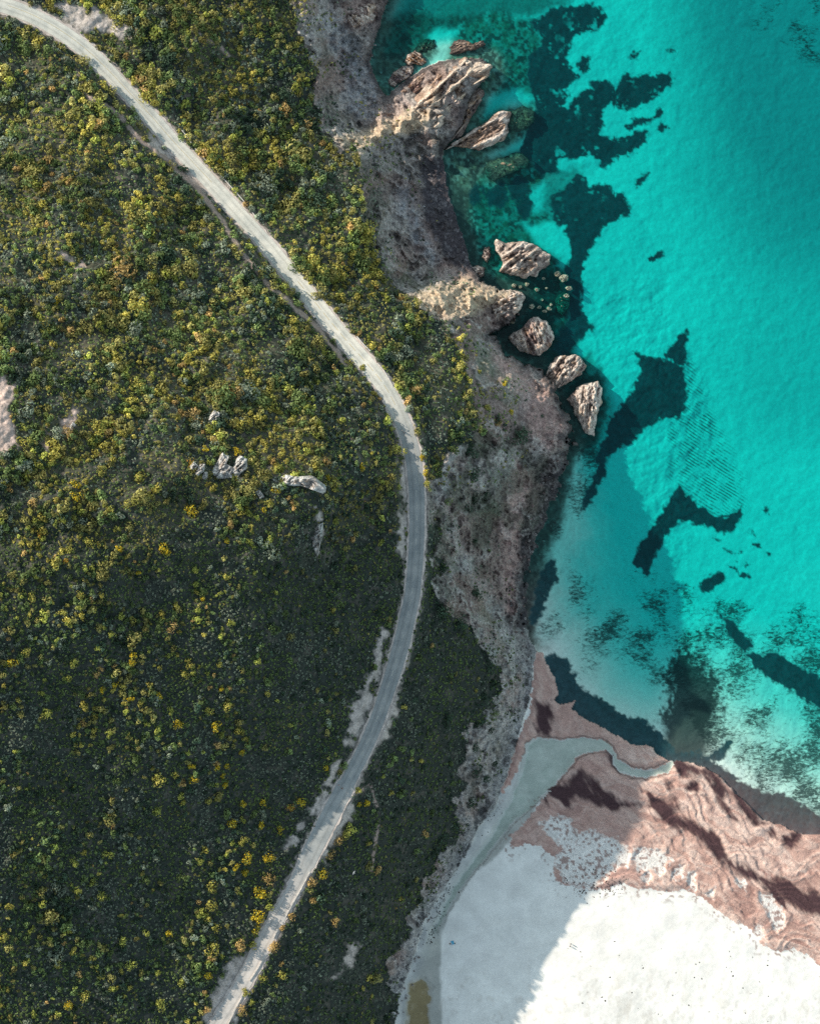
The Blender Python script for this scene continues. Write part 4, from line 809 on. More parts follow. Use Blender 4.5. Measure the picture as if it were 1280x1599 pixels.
# hand-surveyed shrubs: u, v, radius (survey units), colour
SH = [(119, 774, 12, 'gold'), (117, 810, 9, 'yellow'), (206, 788, 12, 'yellow'), (173, 797, 8, 'yellow'), (184, 827, 8, 'yellow'), (139, 846, 13, 'yellow'), (109, 857, 9, 'yellow'), (187, 857, 7, 'gold'), (261, 857, 14, 'gold'), (298, 800, 13, 'gold'),
      (216, 894, 5, 'gold'), (103, 876, 5, 'orange'), (62, 835, 7, 'orange'), (50, 933, 10, 'yellow'), (128, 929, 9, 'yellow'), (100, 955, 8, 'yellow'), (108, 975, 8, 'lime'), (355, 844, 7, 'gold'), (303, 891, 8, 'lime'), (306, 913, 7, 'lime'), (355, 900, 8, 'yellow'),
      (317, 935, 5, 'gold'), (308, 953, 7, 'lime'), (206, 968, 7, 'yellow'), (175, 990, 8, 'lime'), (269, 979, 10, 'brown'), (41, 1016, 10, 'yellow'), (20, 1035, 11, 'gold'), (116, 1035, 10, 'lime'), (105, 1060, 9, 'lime'), (209, 1029, 12, 'gold'), (298, 1035, 11, 'yellow'),
      (289, 1054, 9, 'yellow'), (342, 1038, 7, 'yellow'), (361, 972, 8, 'lime'), (159, 1079, 8, 'gold'), (181, 1069, 6, 'gold'), (205, 1090, 8, 'gold'), (248, 1085, 9, 'gold'), (64, 1083, 7, 'lime'), (345, 1077, 5, 'gold'), (359, 1104, 12, 'yellow'), (337, 1135, 12, 'gold'),
      (327, 1110, 8, 'yellow'), (266, 1110, 8, 'lime'), (278, 1132, 10, 'gold'), (170, 1147, 8, 'lime'), (73, 1113, 11, 'lime'), (378, 1175, 6, 'gold'), (299, 1196, 7, 'gold'), (302, 1218, 9, 'gold'), (339, 1199, 7, 'gold'), (354, 1196, 6, 'gold'), (349, 1211, 5, 'gold'),
      (339, 1225, 6, 'lime'), (352, 1225, 7, 'gold'), (325, 1249, 7, 'yellow'), (339, 1248, 6, 'yellow'), (380, 1254, 6.5, 'gold'), (411, 1254, 7, 'gold'), (364, 1285, 10, 'gold'), (407, 1289, 9, 'gold'), (437, 1296, 7, 'gold'), (285, 1254, 6, 'yellow'), (247, 1266, 11, 'lime'),
      (247, 1218, 13, 'yellow'), (273, 1211, 7, 'yellow'), (380, 1313, 10, 'yellow'), (387, 1340, 11, 'gold'), (368, 1354, 8, 'gold'), (383, 1363, 7, 'gold'), (321, 1325, 8, 'yellow'), (313, 1345, 7, 'lime'), (332, 1383, 12, 'yellow'), (330, 1413, 11, 'yellow'), (325, 1431, 9, 'yellow'),
      (337, 1449, 9, 'yellow'), (332, 1481, 13, 'yellow'), (325, 1524, 9, 'gold'), (373, 1475, 13, 'brown'), (395, 1476, 8, 'yellow'), (404, 1431, 15, 'gold'), (400, 1452, 11, 'gold'), (409, 1390, 14, 'gold'), (421, 1412, 12, 'lime'), (421, 1373, 12, 'brown'), (421, 1338, 11, 'gold'),
      (168, 1335, 10, 'lime'), (117, 1347, 10, 'lime'), (132, 1332, 6, 'yellow'), (146, 1378, 8, 'lime'), (158, 1401, 10, 'lime'), (122, 1390, 9, 'lime'), (191, 1469, 9, 'lime'), (230, 1457, 8, 'lime'), (265, 1457, 7, 'gold'), (206, 1507, 11, 'lime'), (158, 1526, 8, 'yellow'),
      (175, 1543, 8, 'lime'), (246, 1521, 7, 'lime'), (284, 1535, 9, 'lime'), (253, 1569, 12, 'lime'), (132, 1555, 11, 'yellow'), (107, 1569, 11, 'gold'), (91, 1504, 9, 'yellow'), (50, 1452, 9, 'lime'), (7, 1462, 12, 'yellow'),
      (432, 1480, 14, 'brown'), (442, 1523, 11, 'yellow'), (410, 1528, 9, 'yellow'), (383, 1549, 8, 'yellow'), (378, 1578, 10, 'brown'), (393, 1565, 6, 'lime'), (503, 1364, 12, 'gold'), (487, 1377, 9, 'brown'), (489, 1405, 8, 'brown'), (449, 1560, 7, 'green'), (456, 1431, 7, 'brown'), (442, 1449, 6, 'brown'),
      (559, 1234, 7, 'yellow'), (560, 1256, 5, 'gold'), (572, 1254, 7, 'gold'), (529, 1313, 12, 'brown'), (546, 1291, 13, 'lime'), (556, 1272, 10, 'green'), (517, 1333, 11, 'brown'), (538, 1302, 10, 'yellow'), (469, 1253, 9, 'gold'), (454, 1261, 8, 'orange'), (509, 1199, 5, 'gold'),
      (175, 148, 16, 'olive'), (130, 95, 15, 'olive'), (34, 80, 18, 'green'), (70, 78, 15, 'green'), (218, 197, 9, 'olive'), (206, 172, 9, 'green'), (268, 258, 9, 'olive'), (45, 640, 17, 'grey'), (40, 690, 15, 'yellow'), (97, 716, 7, 'orange'), (158, 735, 11, 'yellow'), (216, 745, 14, 'yellow'), (120, 755, 11, 'gold'),
      (36, 668, 9, 'lime'), (338, 235, 11, 'yellow'), (345, 255, 8, 'gold'), (660, 716, 7, 'gold'), (666, 738, 7, 'gold'), (667, 756, 6, 'yellow'), (812, 678, 19, 'dark'), (735, 705, 17, 'dark'), (740, 738, 15, 'dark'), (738, 780, 10, 'dark'), (730, 795, 10, 'dark'), (788, 600, 6, 'gold'), (797, 643, 6, 'gold'), (762, 638, 7, 'yellow'),
      (775, 660, 8, 'brown'), (748, 580, 5, 'yellow'), (568, 575, 7, 'yellow'), (545, 567, 9, 'yellow'), (775, 1190, 10, 'dark'), (745, 1205, 12, 'dark'), (742, 1132, 8, 'dark'), (765, 1140, 8, 'dark'), (690, 1310, 13, 'dark'), (712, 1290, 12, 'dark'), (668, 1385, 9, 'dark'),
      (775, 655, 10, 'dark'), (690, 884, 12, 'dark'), (700, 782, 9, 'green'), (720, 690, 10, 'dark'), (757, 770, 9, 'dark'), (742, 845, 7, 'dark'), (745, 925, 14, 'dark'), (692, 950, 17, 'dark'), (718, 972, 15, 'dark'), (765, 1042, 12, 'dark'), (755, 1090, 13, 'dark'), (700, 1122, 16, 'dark'), (772, 1115, 9, 'green'), (742, 1166, 10, 'dark'), (760, 1216, 9, 'dark'), (735, 1254, 12, 'dark'), (728, 560, 8, 'olive'), (700, 530, 9, 'olive'), (680, 1330, 12, 'dark'), (655, 1410, 10, 'dark'), (420, 785, 9, 'yellow'), (430, 768, 10, 'gold'), (412, 797, 6, 'gold'), (372, 705, 10, 'gold'), (300, 725, 11, 'orange'), (510, 745, 8, 'gold'), (565, 730, 8, 'gold'), (365, 745, 8, 'yellow'), (320, 700, 8, 'gold'), (408, 400, 7, 'yellow'), (305, 385, 7, 'yellow'), (88, 470, 8, 'gold'), (40, 470, 13, 'olive'), (286, 445, 9, 'yellow')]
LM = [('pale_rock', (145, 35), 'the pale rock slope beside the upper road'), ('layby', (270, 240), 'the sandy lay-by on the upper road'), ('bare', (5, 660), 'the bare pink patch on the hill'),
      ('outcrop', (340, 730), 'the twin white rock outcrop'), ('crag', (455, 755), 'the grey crag above the shaded slope'), ('bend', (650, 720), 'the shadowed bend of the road'),
      ('clifftop', (800, 640), 'the bare headland above the sea stacks'), ('gully', (575, 1090), 'the pale gully left of the shaded road'), ('stones', (530, 1228), 'the rubble on the road'),
      ('walker', (492, 1290), 'the lone walker on the lower road'), ('pullin', (370, 1530), 'the wide gravel pull-in'), ('hedge', (405, 1400), 'the shaded lower road'), ('stream', (800, 1200), 'the stream mouth cliff'), ('hump', (105, 405), 'the little eroded hump on the sunny hill'),
      ('slopeA', (120, 900), 'the middle of the grazing-lit slope'), ('slopeB', (150, 1420), 'the middle of the dark lower slope')]
CN = {'gold': 'golden', 'yellow': 'yellow-green', 'olive': 'olive', 'green': 'green', 'dark': 'dark green', 'grey': 'grey-green', 'brown': 'brown', 'orange': 'rusty orange', 'lime': 'bright green'}
ORD = ['nearest to', 'second nearest to', 'third nearest to', 'fourth nearest to', 'fifth nearest to', 'sixth nearest to', 'seventh nearest to', 'eighth nearest to', 'ninth nearest to', 'tenth nearest to'] + ['%dth nearest to' % k for k in range(11, 60)]
def shrub(name, u, v, r, key, label, group, cat='shrub', tall=1.0, seed=0):
    z = float(hgt(u, v)); k = S * (HC - z) / HC
    q, sh = lobes_template(1, random.randint(5, 9), int(90 + r * 9), .85, 3000 + seed, leaf=max(.09, .95 / r))
    c = np.array(PAL[key]) * random.uniform(.85, 1.15)
    col = c[None, :] * sh[:, None]
    if key in ('gold', 'yellow', 'orange'):      # some inner leaves stay green
        g = (np.arange(len(sh)) * 7919 % 100) < 28
        col[g] = np.array(PAL['lime']) * sh[g][:, None]
    vts = q.reshape(-1, 3) * np.array([r * k, r * k, r * k * .95 * tall])
    me = np_mesh(name, vts, np.arange(len(vts)).reshape(-1, 4), np.repeat(col, 4, axis=0), smooth=False)
    o = link(name, me, M_leaf); x, y, _ = W(u, v, z); o.location = (x, y, z - .12 * r * k); o.rotation_euler.z = random.uniform(0, 6.28)
    tag(o, label, cat, group); return o
cnt = {}
order = []
for (u, v, r, key) in SH:
    j = min(range(len(LM)), key=lambda i: math.hypot(u - LM[i][1][0], v - LM[i][1][1]))
    order.append((math.hypot(u - LM[j][1][0], v - LM[j][1][1]), j, u, v, r, key))
order.sort()
for i, (d, j, u, v, r, key) in enumerate(order):
    kk = (CN[key], j); n_ = cnt.get(kk, 0); cnt[kk] = n_ + 1
    size = 'large' if r >= 12 else 'small' if r <= 6 else 'rounded'
    name = 'broom_shrub' if key in ('gold', 'yellow', 'orange', 'lime') else 'maquis_shrub'
    shrub(name, u, v, r, key, '%s %s shrub, %s %s' % (size, CN[key], ORD[n_], LM[j][2]), 'single shrubs standing out of the scrub', tall=1.25 if v > 750 else 1.05, seed=i)

# dense scrub: the largest as single shrubs, the rest as one mass
def jgrid(step, seed):
    g = np.random.default_rng(seed)
    u, v = np.meshgrid(np.arange(-16, 900, step), np.arange(-16, 1620, step))
    u = (u + g.uniform(-.5, .5, u.shape) * step).ravel(); v = (v + g.uniform(-.5, .5, v.shape) * step).ravel()
    return u, v, g
u, v, g = jgrid(9.2, 5)
dn = fbm(u, v, 46, 3, 601); hi = sstep(980, 620, v + (u - 300) * .25 * (u < 640))
prob = lerp(0.60, 1.0, hi) * sstep(.31, .46, dn + .07 * hi)
inshade = sstep(720, 860, v) * sstep(360, 470, u); prob = np.maximum(prob, .8 * sstep(440, 380, u) * sstep(.33, .48, dn) * sstep(1200, 1120, v)) * (1 - .72 * inshade)
ok = veg_ok(u, v) & (g.uniform(0, 1, u.shape) < prob)
shu = np.array([(a, b, c) for a, b, c, _ in SH])
near = np.min(np.hypot(u[:, None] - shu[None, :, 0], v[:, None] - shu[None, :, 1]) / shu[None, :, 2], axis=1)
ok &= near > .95
u, v = u[ok], v[ok]
rad = lerp(3.6, lerp(8.4, 10.5, sstep(950, 650, v)), g.uniform(0, 1, u.shape) ** 1.5) * lerp(.85, 1.12, fbm(u, v, 70, 2, 603))
clump = fbm(u, v, 62, 3, 615)
rad = rad * lerp(.8, 1.22, sstep(.4, .62, clump)) * np.where(g.uniform(0, 1, u.shape) < .07, 1.45, 1.0)
cn = fbm(u, v, 48, 3, 611) + g.normal(0, .09, u.shape)
keys = np.where(cn > .66, 'yellow', np.where(cn > .50, 'olive', np.where(cn > .40, 'green', np.where(cn > .30, 'grey', 'dark'))))
rnd = g.uniform(0, 1, u.shape)
keys = np.where(rnd < .035, 'brown', keys); keys = np.where(rnd > .92, 'lime', keys); keys = np.where((rnd > .82) & (rnd < .92), 'olive', keys); keys = np.where((rnd > .58) & (rnd < .74), 'green', keys)
low_ = (v > 900 + 120 * g.normal(0, 1, u.shape)); sw = low_ & (g.uniform(0, 1, u.shape) < np.where((u < 420) & (v < 1180), .18, .5)); keys = np.where(sw, np.where(rnd < .6, 'dark', np.where(rnd < .85, 'green', 'grey')), keys)  # lower slope's shade put into shrub colours: more dark ones there
big = np.zeros(len(u), bool)
inview = (u > 6) & (u < 1274) & (v > 6) & (v < 1590)
idx = np.argsort(-rad * inview)[:110]
big[idx] = True
REG = [((0, 250, 0, 420), 'green or olive shrub in the dense sunny scrub below the footpath'), ((0, 300, 420, 2000), 'green or olive shrub in the scrub on the open hillside'), ((300, 640, 420, 2000), 'green or olive shrub in the scrub between crag and road')]
for n_, i in enumerate(idx):
    uu, vv = float(u[i]), float(v[i])
    rd_u = np.interp(vv, RD[:, 1], RD[:, 0])
    if uu > rd_u: lab, grp = 'leafy shrub in the scrub between the road and the cliff edge', 'scrub shrubs between road and cliff edge'
    elif vv < 430: lab, grp = 'leafy shrub in the dense sunny scrub inland of the upper road', 'scrub shrubs inland of the upper road'
    elif vv < 760: lab, grp = 'leafy shrub in the sunny scrub on the open hillside', 'scrub shrubs on the sunny hillside'
    else: lab, grp = 'leafy shrub in the low scrub on the shaded lower slope', 'scrub shrubs on the shaded lower slope'
    shrub('maquis_shrub', uu, vv, float(rad[i]) * random.uniform(1.15, 1.45), str(keys[i]), lab, grp, seed=5000 + n_)
u, v, rad, keys = u[~big], v[~big], rad[~big], keys[~big]
colr = np.array([PAL[k] for k in keys]) * g.uniform(.75, 1.25, (len(u), 1)) * lerp(.85, 1.45, sstep(.36, .64, fbm(u, v, 70, 3, 619)))[:, None]  # broad brightness swings paint sun and shade of the hill folds
VV, CC = [], []
def scatter(u, v, rad, colr, tm, g, tall):
    z = hgt(u, v); k = S * (HC - z) / HC
    x, y, _ = W(u, v, z); pos = np.stack([x, y, z - .1 * rad * k], -1)
    which = g.integers(0, len(tm), len(u)); rot = g.uniform(0, 6.283, len(u)); hz = g.uniform(.75, 1.25, len(u)) * tall
    for t in range(len(tm)):
        m = which == t
        a, b = put(tm[t], pos[m], (rad * k)[m], rot[m], colr[m], hz[m]); VV.append(a); CC.append(b)
scatter(u, v, rad, colr, BIG, g, 1.15)
print('scrub big', len(u))
u, v, g = jgrid(4.7, 9)
dn = fbm(u, v, 30, 3, 641)
ok = veg_ok(u, v) & (g.uniform(0, 1, u.shape) < lerp(.72, 1.0, sstep(.3, .55, dn)))
rockpts = (field(rockw, u, v) > .5) & (field(roadd, u, v) > 16.5) & (field(coast, u, v) < -16) & (field(bch, u, v) < -8) & (fbm(u, v, 34, 3, 651) > .52) & (g.uniform(0, 1, u.shape) < .6 * sstep(-110, -10, field(veg, u, v)))
ok |= rockpts
u, v = u[ok], v[ok]
rad = g.uniform(1.7, 3.6, u.shape)
cn = fbm(u, v, 40, 3, 661) + g.normal(0, .12, u.shape)
keys = np.where((cn > .64) & ((v < 850) | (g.uniform(0, 1, u.shape) < .1)), 'olive', np.where(cn > .48, 'green', np.where(cn > .36, 'dark', 'grey')))
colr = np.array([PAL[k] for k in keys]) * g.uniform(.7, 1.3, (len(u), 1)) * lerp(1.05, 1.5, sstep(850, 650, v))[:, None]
scatter(u, v, rad, colr, SML, g, .9)
print('scrub small', len(u))
vts = np.concatenate(VV); cols = np.concatenate(CC)
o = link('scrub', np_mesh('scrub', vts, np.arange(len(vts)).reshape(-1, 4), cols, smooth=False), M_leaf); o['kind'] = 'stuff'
print('scrub quads', len(vts) // 4)

# ------------------------------------------------------------------ rocks
M_stack = ground_mat('sea_rock', 1.5, (0.55, 1.5), 1.0, 0.5, kind='rock')
def rock(name, poly, h, label, cat, group=None, base=None, colour=(0.46, 0.36, 0.31), hi=(0.76, 0.64, 0.56), dark=(0.09, 0.075, 0.07), ang=0.6, seed=0, peak=None, sharp=1.0, mat=None, sink=2.0, rings=36, seg_=130, weed=True, flat=.55):
    P = np.array(poly, dtype=np.float64)
    c0 = P.mean(0) if peak is None else np.array(peak, dtype=np.float64)
    cen = P.mean(0)
    # resample outline by angle round the centre
    loop = np.vstack([P, P[:1]]); L_ = np.r_[0, np.cumsum(np.hypot(*np.diff(loop, axis=0).T))]
    s = np.linspace(0, L_[-1], seg_, endpoint=False)
    O = np.stack([np.interp(s, L_, loop[:, 0]), np.interp(s, L_, loop[:, 1])], -1)
    rr = np.linspace(0, 1, rings + 1)[1:]
    size = math.sqrt(abs(0.5 * np.sum(P[:, 0] * np.roll(P[:, 1], -1) - np.roll(P[:, 0], -1) * P[:, 1])))
    pts = [c0]
    for t in rr: 
        pts.extend(c0 + (O - c0) * t)
    q = np.array(pts); t = np.r_[0, np.repeat(rr, seg_)]
    a, b = math.cos(ang), math.sin(ang)
    qu = q[:, 0] * a + q[:, 1] * b; qv = -q[:, 0] * b + q[:, 1] * a
    st = ridged(qu * .5, qv * 2.2, size * .38, 5, 700 + seed); kn = fbm(q[:, 0], q[:, 1], size * .16, 4, 800 + seed)
    cell = vn(qu / (size * .09), qv / (size * .05), 900 + seed)
    facet = np.floor(vn(qu / (size * .14) + kn * 2, qv / (size * .10) + st, 950 + seed) * 6) / 6
    prof = (1 - t ** 2.4) ** flat
    bz = 0.0 if base is None else base
    z = h * prof * (0.50 + sharp * (.9 * (st - .5) + .55 * (kn - .5) + .34 * (cell - .5) + .3 * (facet - .5)) + .25)
    z = np.where(t >= .999, -sink, np.maximum(z, -.1))
    jit = 1 + .26 * (fbm(q[:, 0], q[:, 1], size * .16, 4, 850 + seed) - .5) * t
    q = c0 + (q - c0) * jit[:, None]
    zz = bz + z
    x, y, _ = W(q[:, 0], q[:, 1], zz)
    vts = np.stack([x, y, zz], -1)
    f = [];
    tri = [(0, 1 + i, 1 + (i + 1) % seg_, 0) for i in range(seg_)]
    I = 1 + np.arange(rings * seg_).reshape(rings, seg_)
    qd = np.stack([I[:-1], I[1:], np.roll(I[1:], -1, 1), np.roll(I[:-1], -1, 1)], -1).reshape(-1, 4)
    col = np.array(colour) + (np.array(hi) - np.array(colour)) * sstep(.5, .8, st)[:, None]
    col = col + (np.array((.42, .24, .12)) - col) * (sstep(.6, .75, kn) * .45)[:, None]
    col = col * (0.62 + .5 * cell + .3 * facet)[:, None]
    if weed: col = col + (np.array(dark) - col) * (sstep(1.7, .5, z + .5 * kn) * .85)[:, None]
    # triangles in the middle as two-quads: build with bmesh-free arrays
    tr = np.array([(0, 1 + (i + 1) % seg_, 1 + i) for i in range(seg_)])
    qt = np.concatenate([np.stack([qd[:, 0], qd[:, 2], qd[:, 1]], 1), np.stack([qd[:, 0], qd[:, 3], qd[:, 2]], 1), tr])[:, ::-1]
    origin = np.array([*W(c0[0], c0[1], bz)])
    me = np_mesh(name, vts - origin, qt[:, ::-1], col, smooth=False)
    # make sure faces look up
    me.update()
    if me.polygons[len(me.polygons) - 1].normal.z < 0: me.flip_normals()
    o = link(name, me, mat or M_stack); o.location = origin
    tag(o, label, cat, group); return o
rock('sea_stack', [(769, 378), (774, 372), (790, 380), (806, 376), (818, 376), (832, 382), (846, 390), (858, 398), (856, 412), (846, 424), (834, 432), (815, 434), (796, 430), (779, 424), (784, 412), (780, 400), (771, 390)], 6.5,
     'large jagged pinkish sea stack standing off the shaded cove', 'sea stack', seed=1, peak=(806, 400), ang=2.5)
rock('sea_stack', [(793, 528), (800, 518), (814, 512), (822, 500), (832, 493), (842, 496), (852, 500), (862, 516), (866, 530), (858, 542), (848, 552), (842, 558), (830, 555), (812, 548), (798, 538)], 7.5,
     'pink sea stack with a lumpy top beside the small turquoise pool', 'sea stack', seed=2, peak=(830, 525), ang=1.2, colour=(.42, .31, .28))
rock('sea_stack', [(852, 588), (856, 572), (866, 558), (882, 554), (898, 554), (910, 560), (916, 570), (910, 584), (896, 592), (884, 600), (870, 606), (858, 600)], 6.0,
     'rounded grey-pink sea stack between the lumpy stack and the southernmost stack', 'sea stack', seed=3, peak=(882, 574), ang=2.2)
rock('sea_stack', [(886, 624), (892, 612), (904, 602), (918, 596), (934, 594), (940, 606), (940, 624), (934, 644), (928, 664), (928, 680), (920, 684), (908, 670), (900, 656), (894, 640)], 6.5,
     'southernmost sea stack, pointed and streaked with ribs', 'sea stack', seed=4, peak=(914, 622), ang=1.7)
rock('sea_rock', [(752, 462), (764, 454), (786, 454), (804, 452), (816, 456), (820, 464), (812, 484), (800, 496), (784, 500), (776, 512), (768, 506), (766, 490), (754, 478)], 7.5,
     'big square-topped pink rock joined to the headland tip', 'rock', seed=5, base=3.0, sink=5, peak=(788, 470), ang=2.7, colour=(.48, .36, .30))
rock('sea_rock', [(690, 236), (704, 224), (722, 214), (742, 200), (760, 190), (772, 176), (788, 170), (798, 174), (794, 186), (794, 208), (786, 222), (766, 228), (746, 236), (728, 232), (706, 230)], 4.0,
     'long rust and grey ribbed rock just south of the rocky spur', 'rock', seed=6, peak=(756, 205), ang=-.55, colour=(.34, .24, .19))
rock('sea_rock', [(701, 74), (708, 64), (720, 61), (730, 64), (740, 70), (756, 62), (758, 70), (744, 78), (728, 80), (712, 86), (703, 84)], 1.6,
     'flat brown rock awash north of the rocky spur', 'rock', seed=7, colour=(.20, .14, .11), hi=(.3, .22, .18), ang=-.4)
rock('sea_rock', [(632, 96), (636, 86), (648, 79), (658, 84), (666, 96), (660, 104), (648, 100), (636, 102)], 2.2, 'small orange-brown rock beside the pale inlet', 'rock', seed=8, colour=(.32, .19, .12))
rock('sea_rock', [(606, 126), (614, 112), (628, 104), (644, 100), (648, 110), (638, 122), (626, 128), (616, 136), (608, 134)], 1.5, 'low dark purple rock in the north cove', 'rock', seed=9, colour=(.20, .14, .14))
rock('sea_rock', [(654, 66), (664, 60), (678, 62), (682, 72), (672, 80), (658, 82), (646, 88), (644, 80)], 1.1, 'drowned weedy rock at the mouth of the pale inlet', 'rock', base=-1.15, seed=10, colour=(.12, .12, .09), hi=(.2, .2, .14))
rock('sea_rock', [(790, 184), (800, 172), (816, 166), (832, 172), (836, 184), (826, 198), (808, 206), (796, 202)], 1.1, 'drowned olive reef at the outer end of the ribbed rock', 'rock', base=-1.15, seed=11, colour=(.22, .19, .13), hi=(.3, .25, .18))
rock('sea_rock', [(754, 262), (766, 250), (784, 246), (800, 240), (816, 240), (826, 250), (822, 262), (804, 268), (788, 276), (770, 284), (758, 278)], 1.1, 'drowned brown reef between ribbed rock and shaded cove', 'rock', base=-1.15, seed=12, colour=(.22, .19, .14), hi=(.3, .25, .18))
rock('sea_rock', [(866, 470), (872, 458), (882, 456), (890, 464), (888, 480), (878, 494), (870, 486)], 1.1, 'long drowned olive rock in the dark channel', 'rock', base=-1.15, seed=13, colour=(.24, .22, .15), hi=(.34, .3, .22))
rock('sea_rock', [(756, 386), (764, 384), (766, 400), (760, 410), (752, 402)], 1.0, 'small purple rock tucked beside the jagged stack', 'rock', seed=14, colour=(.2, .13, .13))
rock('sea_rock', [(520, 10), (536, -4), (560, -6), (584, 2), (590, 16), (584, 32), (566, 40), (548, 48), (536, 40), (528, 26)], 5.0, 'pinkish crag at the head of the north cove', 'rock', seed=15, base=2.0, sink=4, colour=(.34, .24, .21), ang=.9)
rock('sea_rock', [(722, 432), (730, 420), (744, 414), (756, 418), (756, 430), (744, 436), (730, 438)], 2.6, 'layered slab of pale rock at the corner of the shaded cove', 'rock', seed=16, base=.6, ang=-.25, colour=(.40, .33, .30))
rock('sea_rock', [(588, 204), (606, 186), (630, 166), (652, 146), (676, 122), (702, 100), (730, 90), (754, 92), (768, 106), (758, 122), (740, 132), (728, 148), (716, 166), (702, 188), (690, 204), (668, 210), (640, 208), (610, 214)], 8.5,
     'long rust-topped rocky spur running out into the sea', 'rock', seed=17, base=1.5, sink=4, peak=(668, 168), ang=-.72, colour=(.42, .29, .22), hi=(.74, .60, .49), rings=44, seg_=180, sharp=1.25)
rock('sea_rock', [(692, 206), (704, 184), (718, 162), (734, 144), (750, 136), (756, 148), (746, 168), (732, 190), (722, 212), (704, 222)], 3.2, 'dark ledge on the seaward side of the rust-topped spur', 'rock', seed=18, base=.4, ang=-.9, colour=(.24, .18, .16), hi=(.42, .33, .28))  # shade on the spur's far flank painted into this dark colour
rock('sea_rock', [(606, 152), (622, 142), (640, 128), (660, 114), (678, 100), (690, 98), (684, 112), (664, 132), (646, 150), (626, 162), (610, 162)], 2.6, 'purple-brown ledge along the north side of the rust-topped spur', 'rock', seed=19, base=.3, ang=-.7, colour=(.30, .20, .18), hi=(.46, .34, .28))

# pale rocks on the hill
WH = dict(colour=(.55, .52, .50), hi=(.68, .65, .62), dark=(.3, .28, .26), weed=False, sink=1.5, rings=12, seg_=48, flat=.5)
def hill_rock(poly, h, label, seed, ang=-.7, **k):
    c = np.mean(np.array(poly), axis=0); poly = [tuple(c + (np.array(p) - c) * 1.28) for p in poly]; h *= 1.25; kw = dict(WH); kw.update(k)
    rock('rock_outcrop', poly, h, label, 'rock outcrop', 'pale rocks on the hillside', base=float(hgt(c[0], c[1])), seed=seed, ang=ang, **kw)
hill_rock([(330, 738), (338, 726), (348, 711), (356, 718), (352, 726), (362, 730), (360, 744), (346, 746), (334, 746)], 3.2, 'tallest white outcrop, pointed at its upper end', 31)
hill_rock([(364, 736), (370, 720), (376, 715), (384, 720), (384, 732), (376, 738), (372, 744), (366, 742)], 3.0, 'white split outcrop seaward of the tallest one', 32)
hill_rock([(297, 728), (303, 722), (309, 728), (305, 733), (299, 733)], 1.6, 'small white rock farthest inland of the outcrop row', 33)
hill_rock([(305, 738), (313, 726), (319, 726), (318, 736), (308, 743)], 2.0, 'white rock between the inland rock and the tallest outcrop', 34)
hill_rock([(316, 744), (320, 736), (324, 738), (324, 746), (319, 748)], 1.4, 'little white rock just downhill of the outcrop row', 35)
hill_rock([(415, 752), (424, 747), (436, 748), (448, 743), (462, 745), (478, 745), (492, 752), (500, 764), (494, 768), (484, 760), (468, 758), (450, 758), (434, 755), (420, 758)], 2.6, 'long ragged grey crag on the brow of the shaded slope', 36, colour=(.46, .42, .39))
hill_rock([(400, 768), (406, 766), (412, 775), (406, 778)], 1.0, 'small grey rock at the inland end of the crag', 37)
hill_rock([(326, 654), (334, 643), (342, 645), (342, 654), (332, 659)], 1.8, 'lone pale rock in the scrub uphill of the white outcrops', 38)
hill_rock([(108, 668), (114, 660), (118, 664), (113, 672)], 1.0, 'small white rock on the bare ground near the pink patch', 39)
hill_rock([(488, 850), (494, 826), (500, 812), (504, 816), (502, 838), (496, 862)], 2.4, 'narrow pale rock face on the shaded slope under the crag', 40, colour=(.44, .41, .38))
# loose stones
def stone(u, v, r, label, group, col, seed, base=None, name='boulder'):
    n_ = 9; a0 = random.uniform(0, 6.28); el = random.uniform(.65, 1)
    poly = [(u + r * random.uniform(.8, 1.15) * math.cos(a0 + 6.283 * i / n_), v + r * el * random.uniform(.8, 1.15) * math.sin(a0 + 6.283 * i / n_)) for i in range(n_)]
    h = r * S * random.uniform(.8, 1.3)
    c2 = tuple(min(.9, x * 1.25) for x in col)
    rock(name, poly, h, label, 'boulder', group, base=float(hgt(u, v)) if base is None else base, colour=col, hi=c2, seed=seed, rings=5, seg_=16, sink=.5, weed=False, flat=.4)
k_ = 0
for (u_, v_, r_) in [(802, 446, 4), (812, 448, 3), (822, 444, 4.5), (838, 452, 4), (853, 450, 2.5), (846, 468, 2.5), (830, 478, 5), (842, 480, 4), (857, 482, 5), (860, 476, 3), (850, 486, 4), (870, 428, 6), (880, 434, 8), (888, 450, 6), (884, 462, 5), (800, 500, 6), (848, 435, 3)]:
    stone(u_, v_, r_ * 1.1, 'pale drowned boulder in the dark channel between sea stacks and headland', 'drowned boulders in the channel', (.36, .36, .28), 40 + k_, base=-.25 - r_ * .08); k_ += 1
for i in range(64):      # boulders at the foot of the lower cliff
    t = random.random(); u_ = np.interp(t, [0, .35, .7, 1], [700, 664, 636, 616]) + random.gauss(0, 7); v_ = 1355 + t * 235 + random.gauss(0, 4)
    stone(u_, v_, random.uniform(1.2, 2.8), 'pale boulder in the rockfall along the foot of the lower cliff', 'rockfall boulders below the lower cliff', random.choice([(.55, .53, .52), (.42, .38, .37), (.6, .58, .58)]), 100 + i)
for i in range(70):      # boulder shore below the headland
    t = random.random(); u_ = np.interp(t, [0, .25, .5, .75, 1], [872, 852, 828, 806, 812]) + random.gauss(0, 12); v_ = 700 + t * 290
    stone(u_, v_, random.uniform(1.3, 3.2), 'dark wet boulder on the shaded shore under the headland', 'boulders on the shaded shore', random.choice([(.16, .13, .13), (.28, .21, .2), (.36, .33, .32)]), 200 + i)
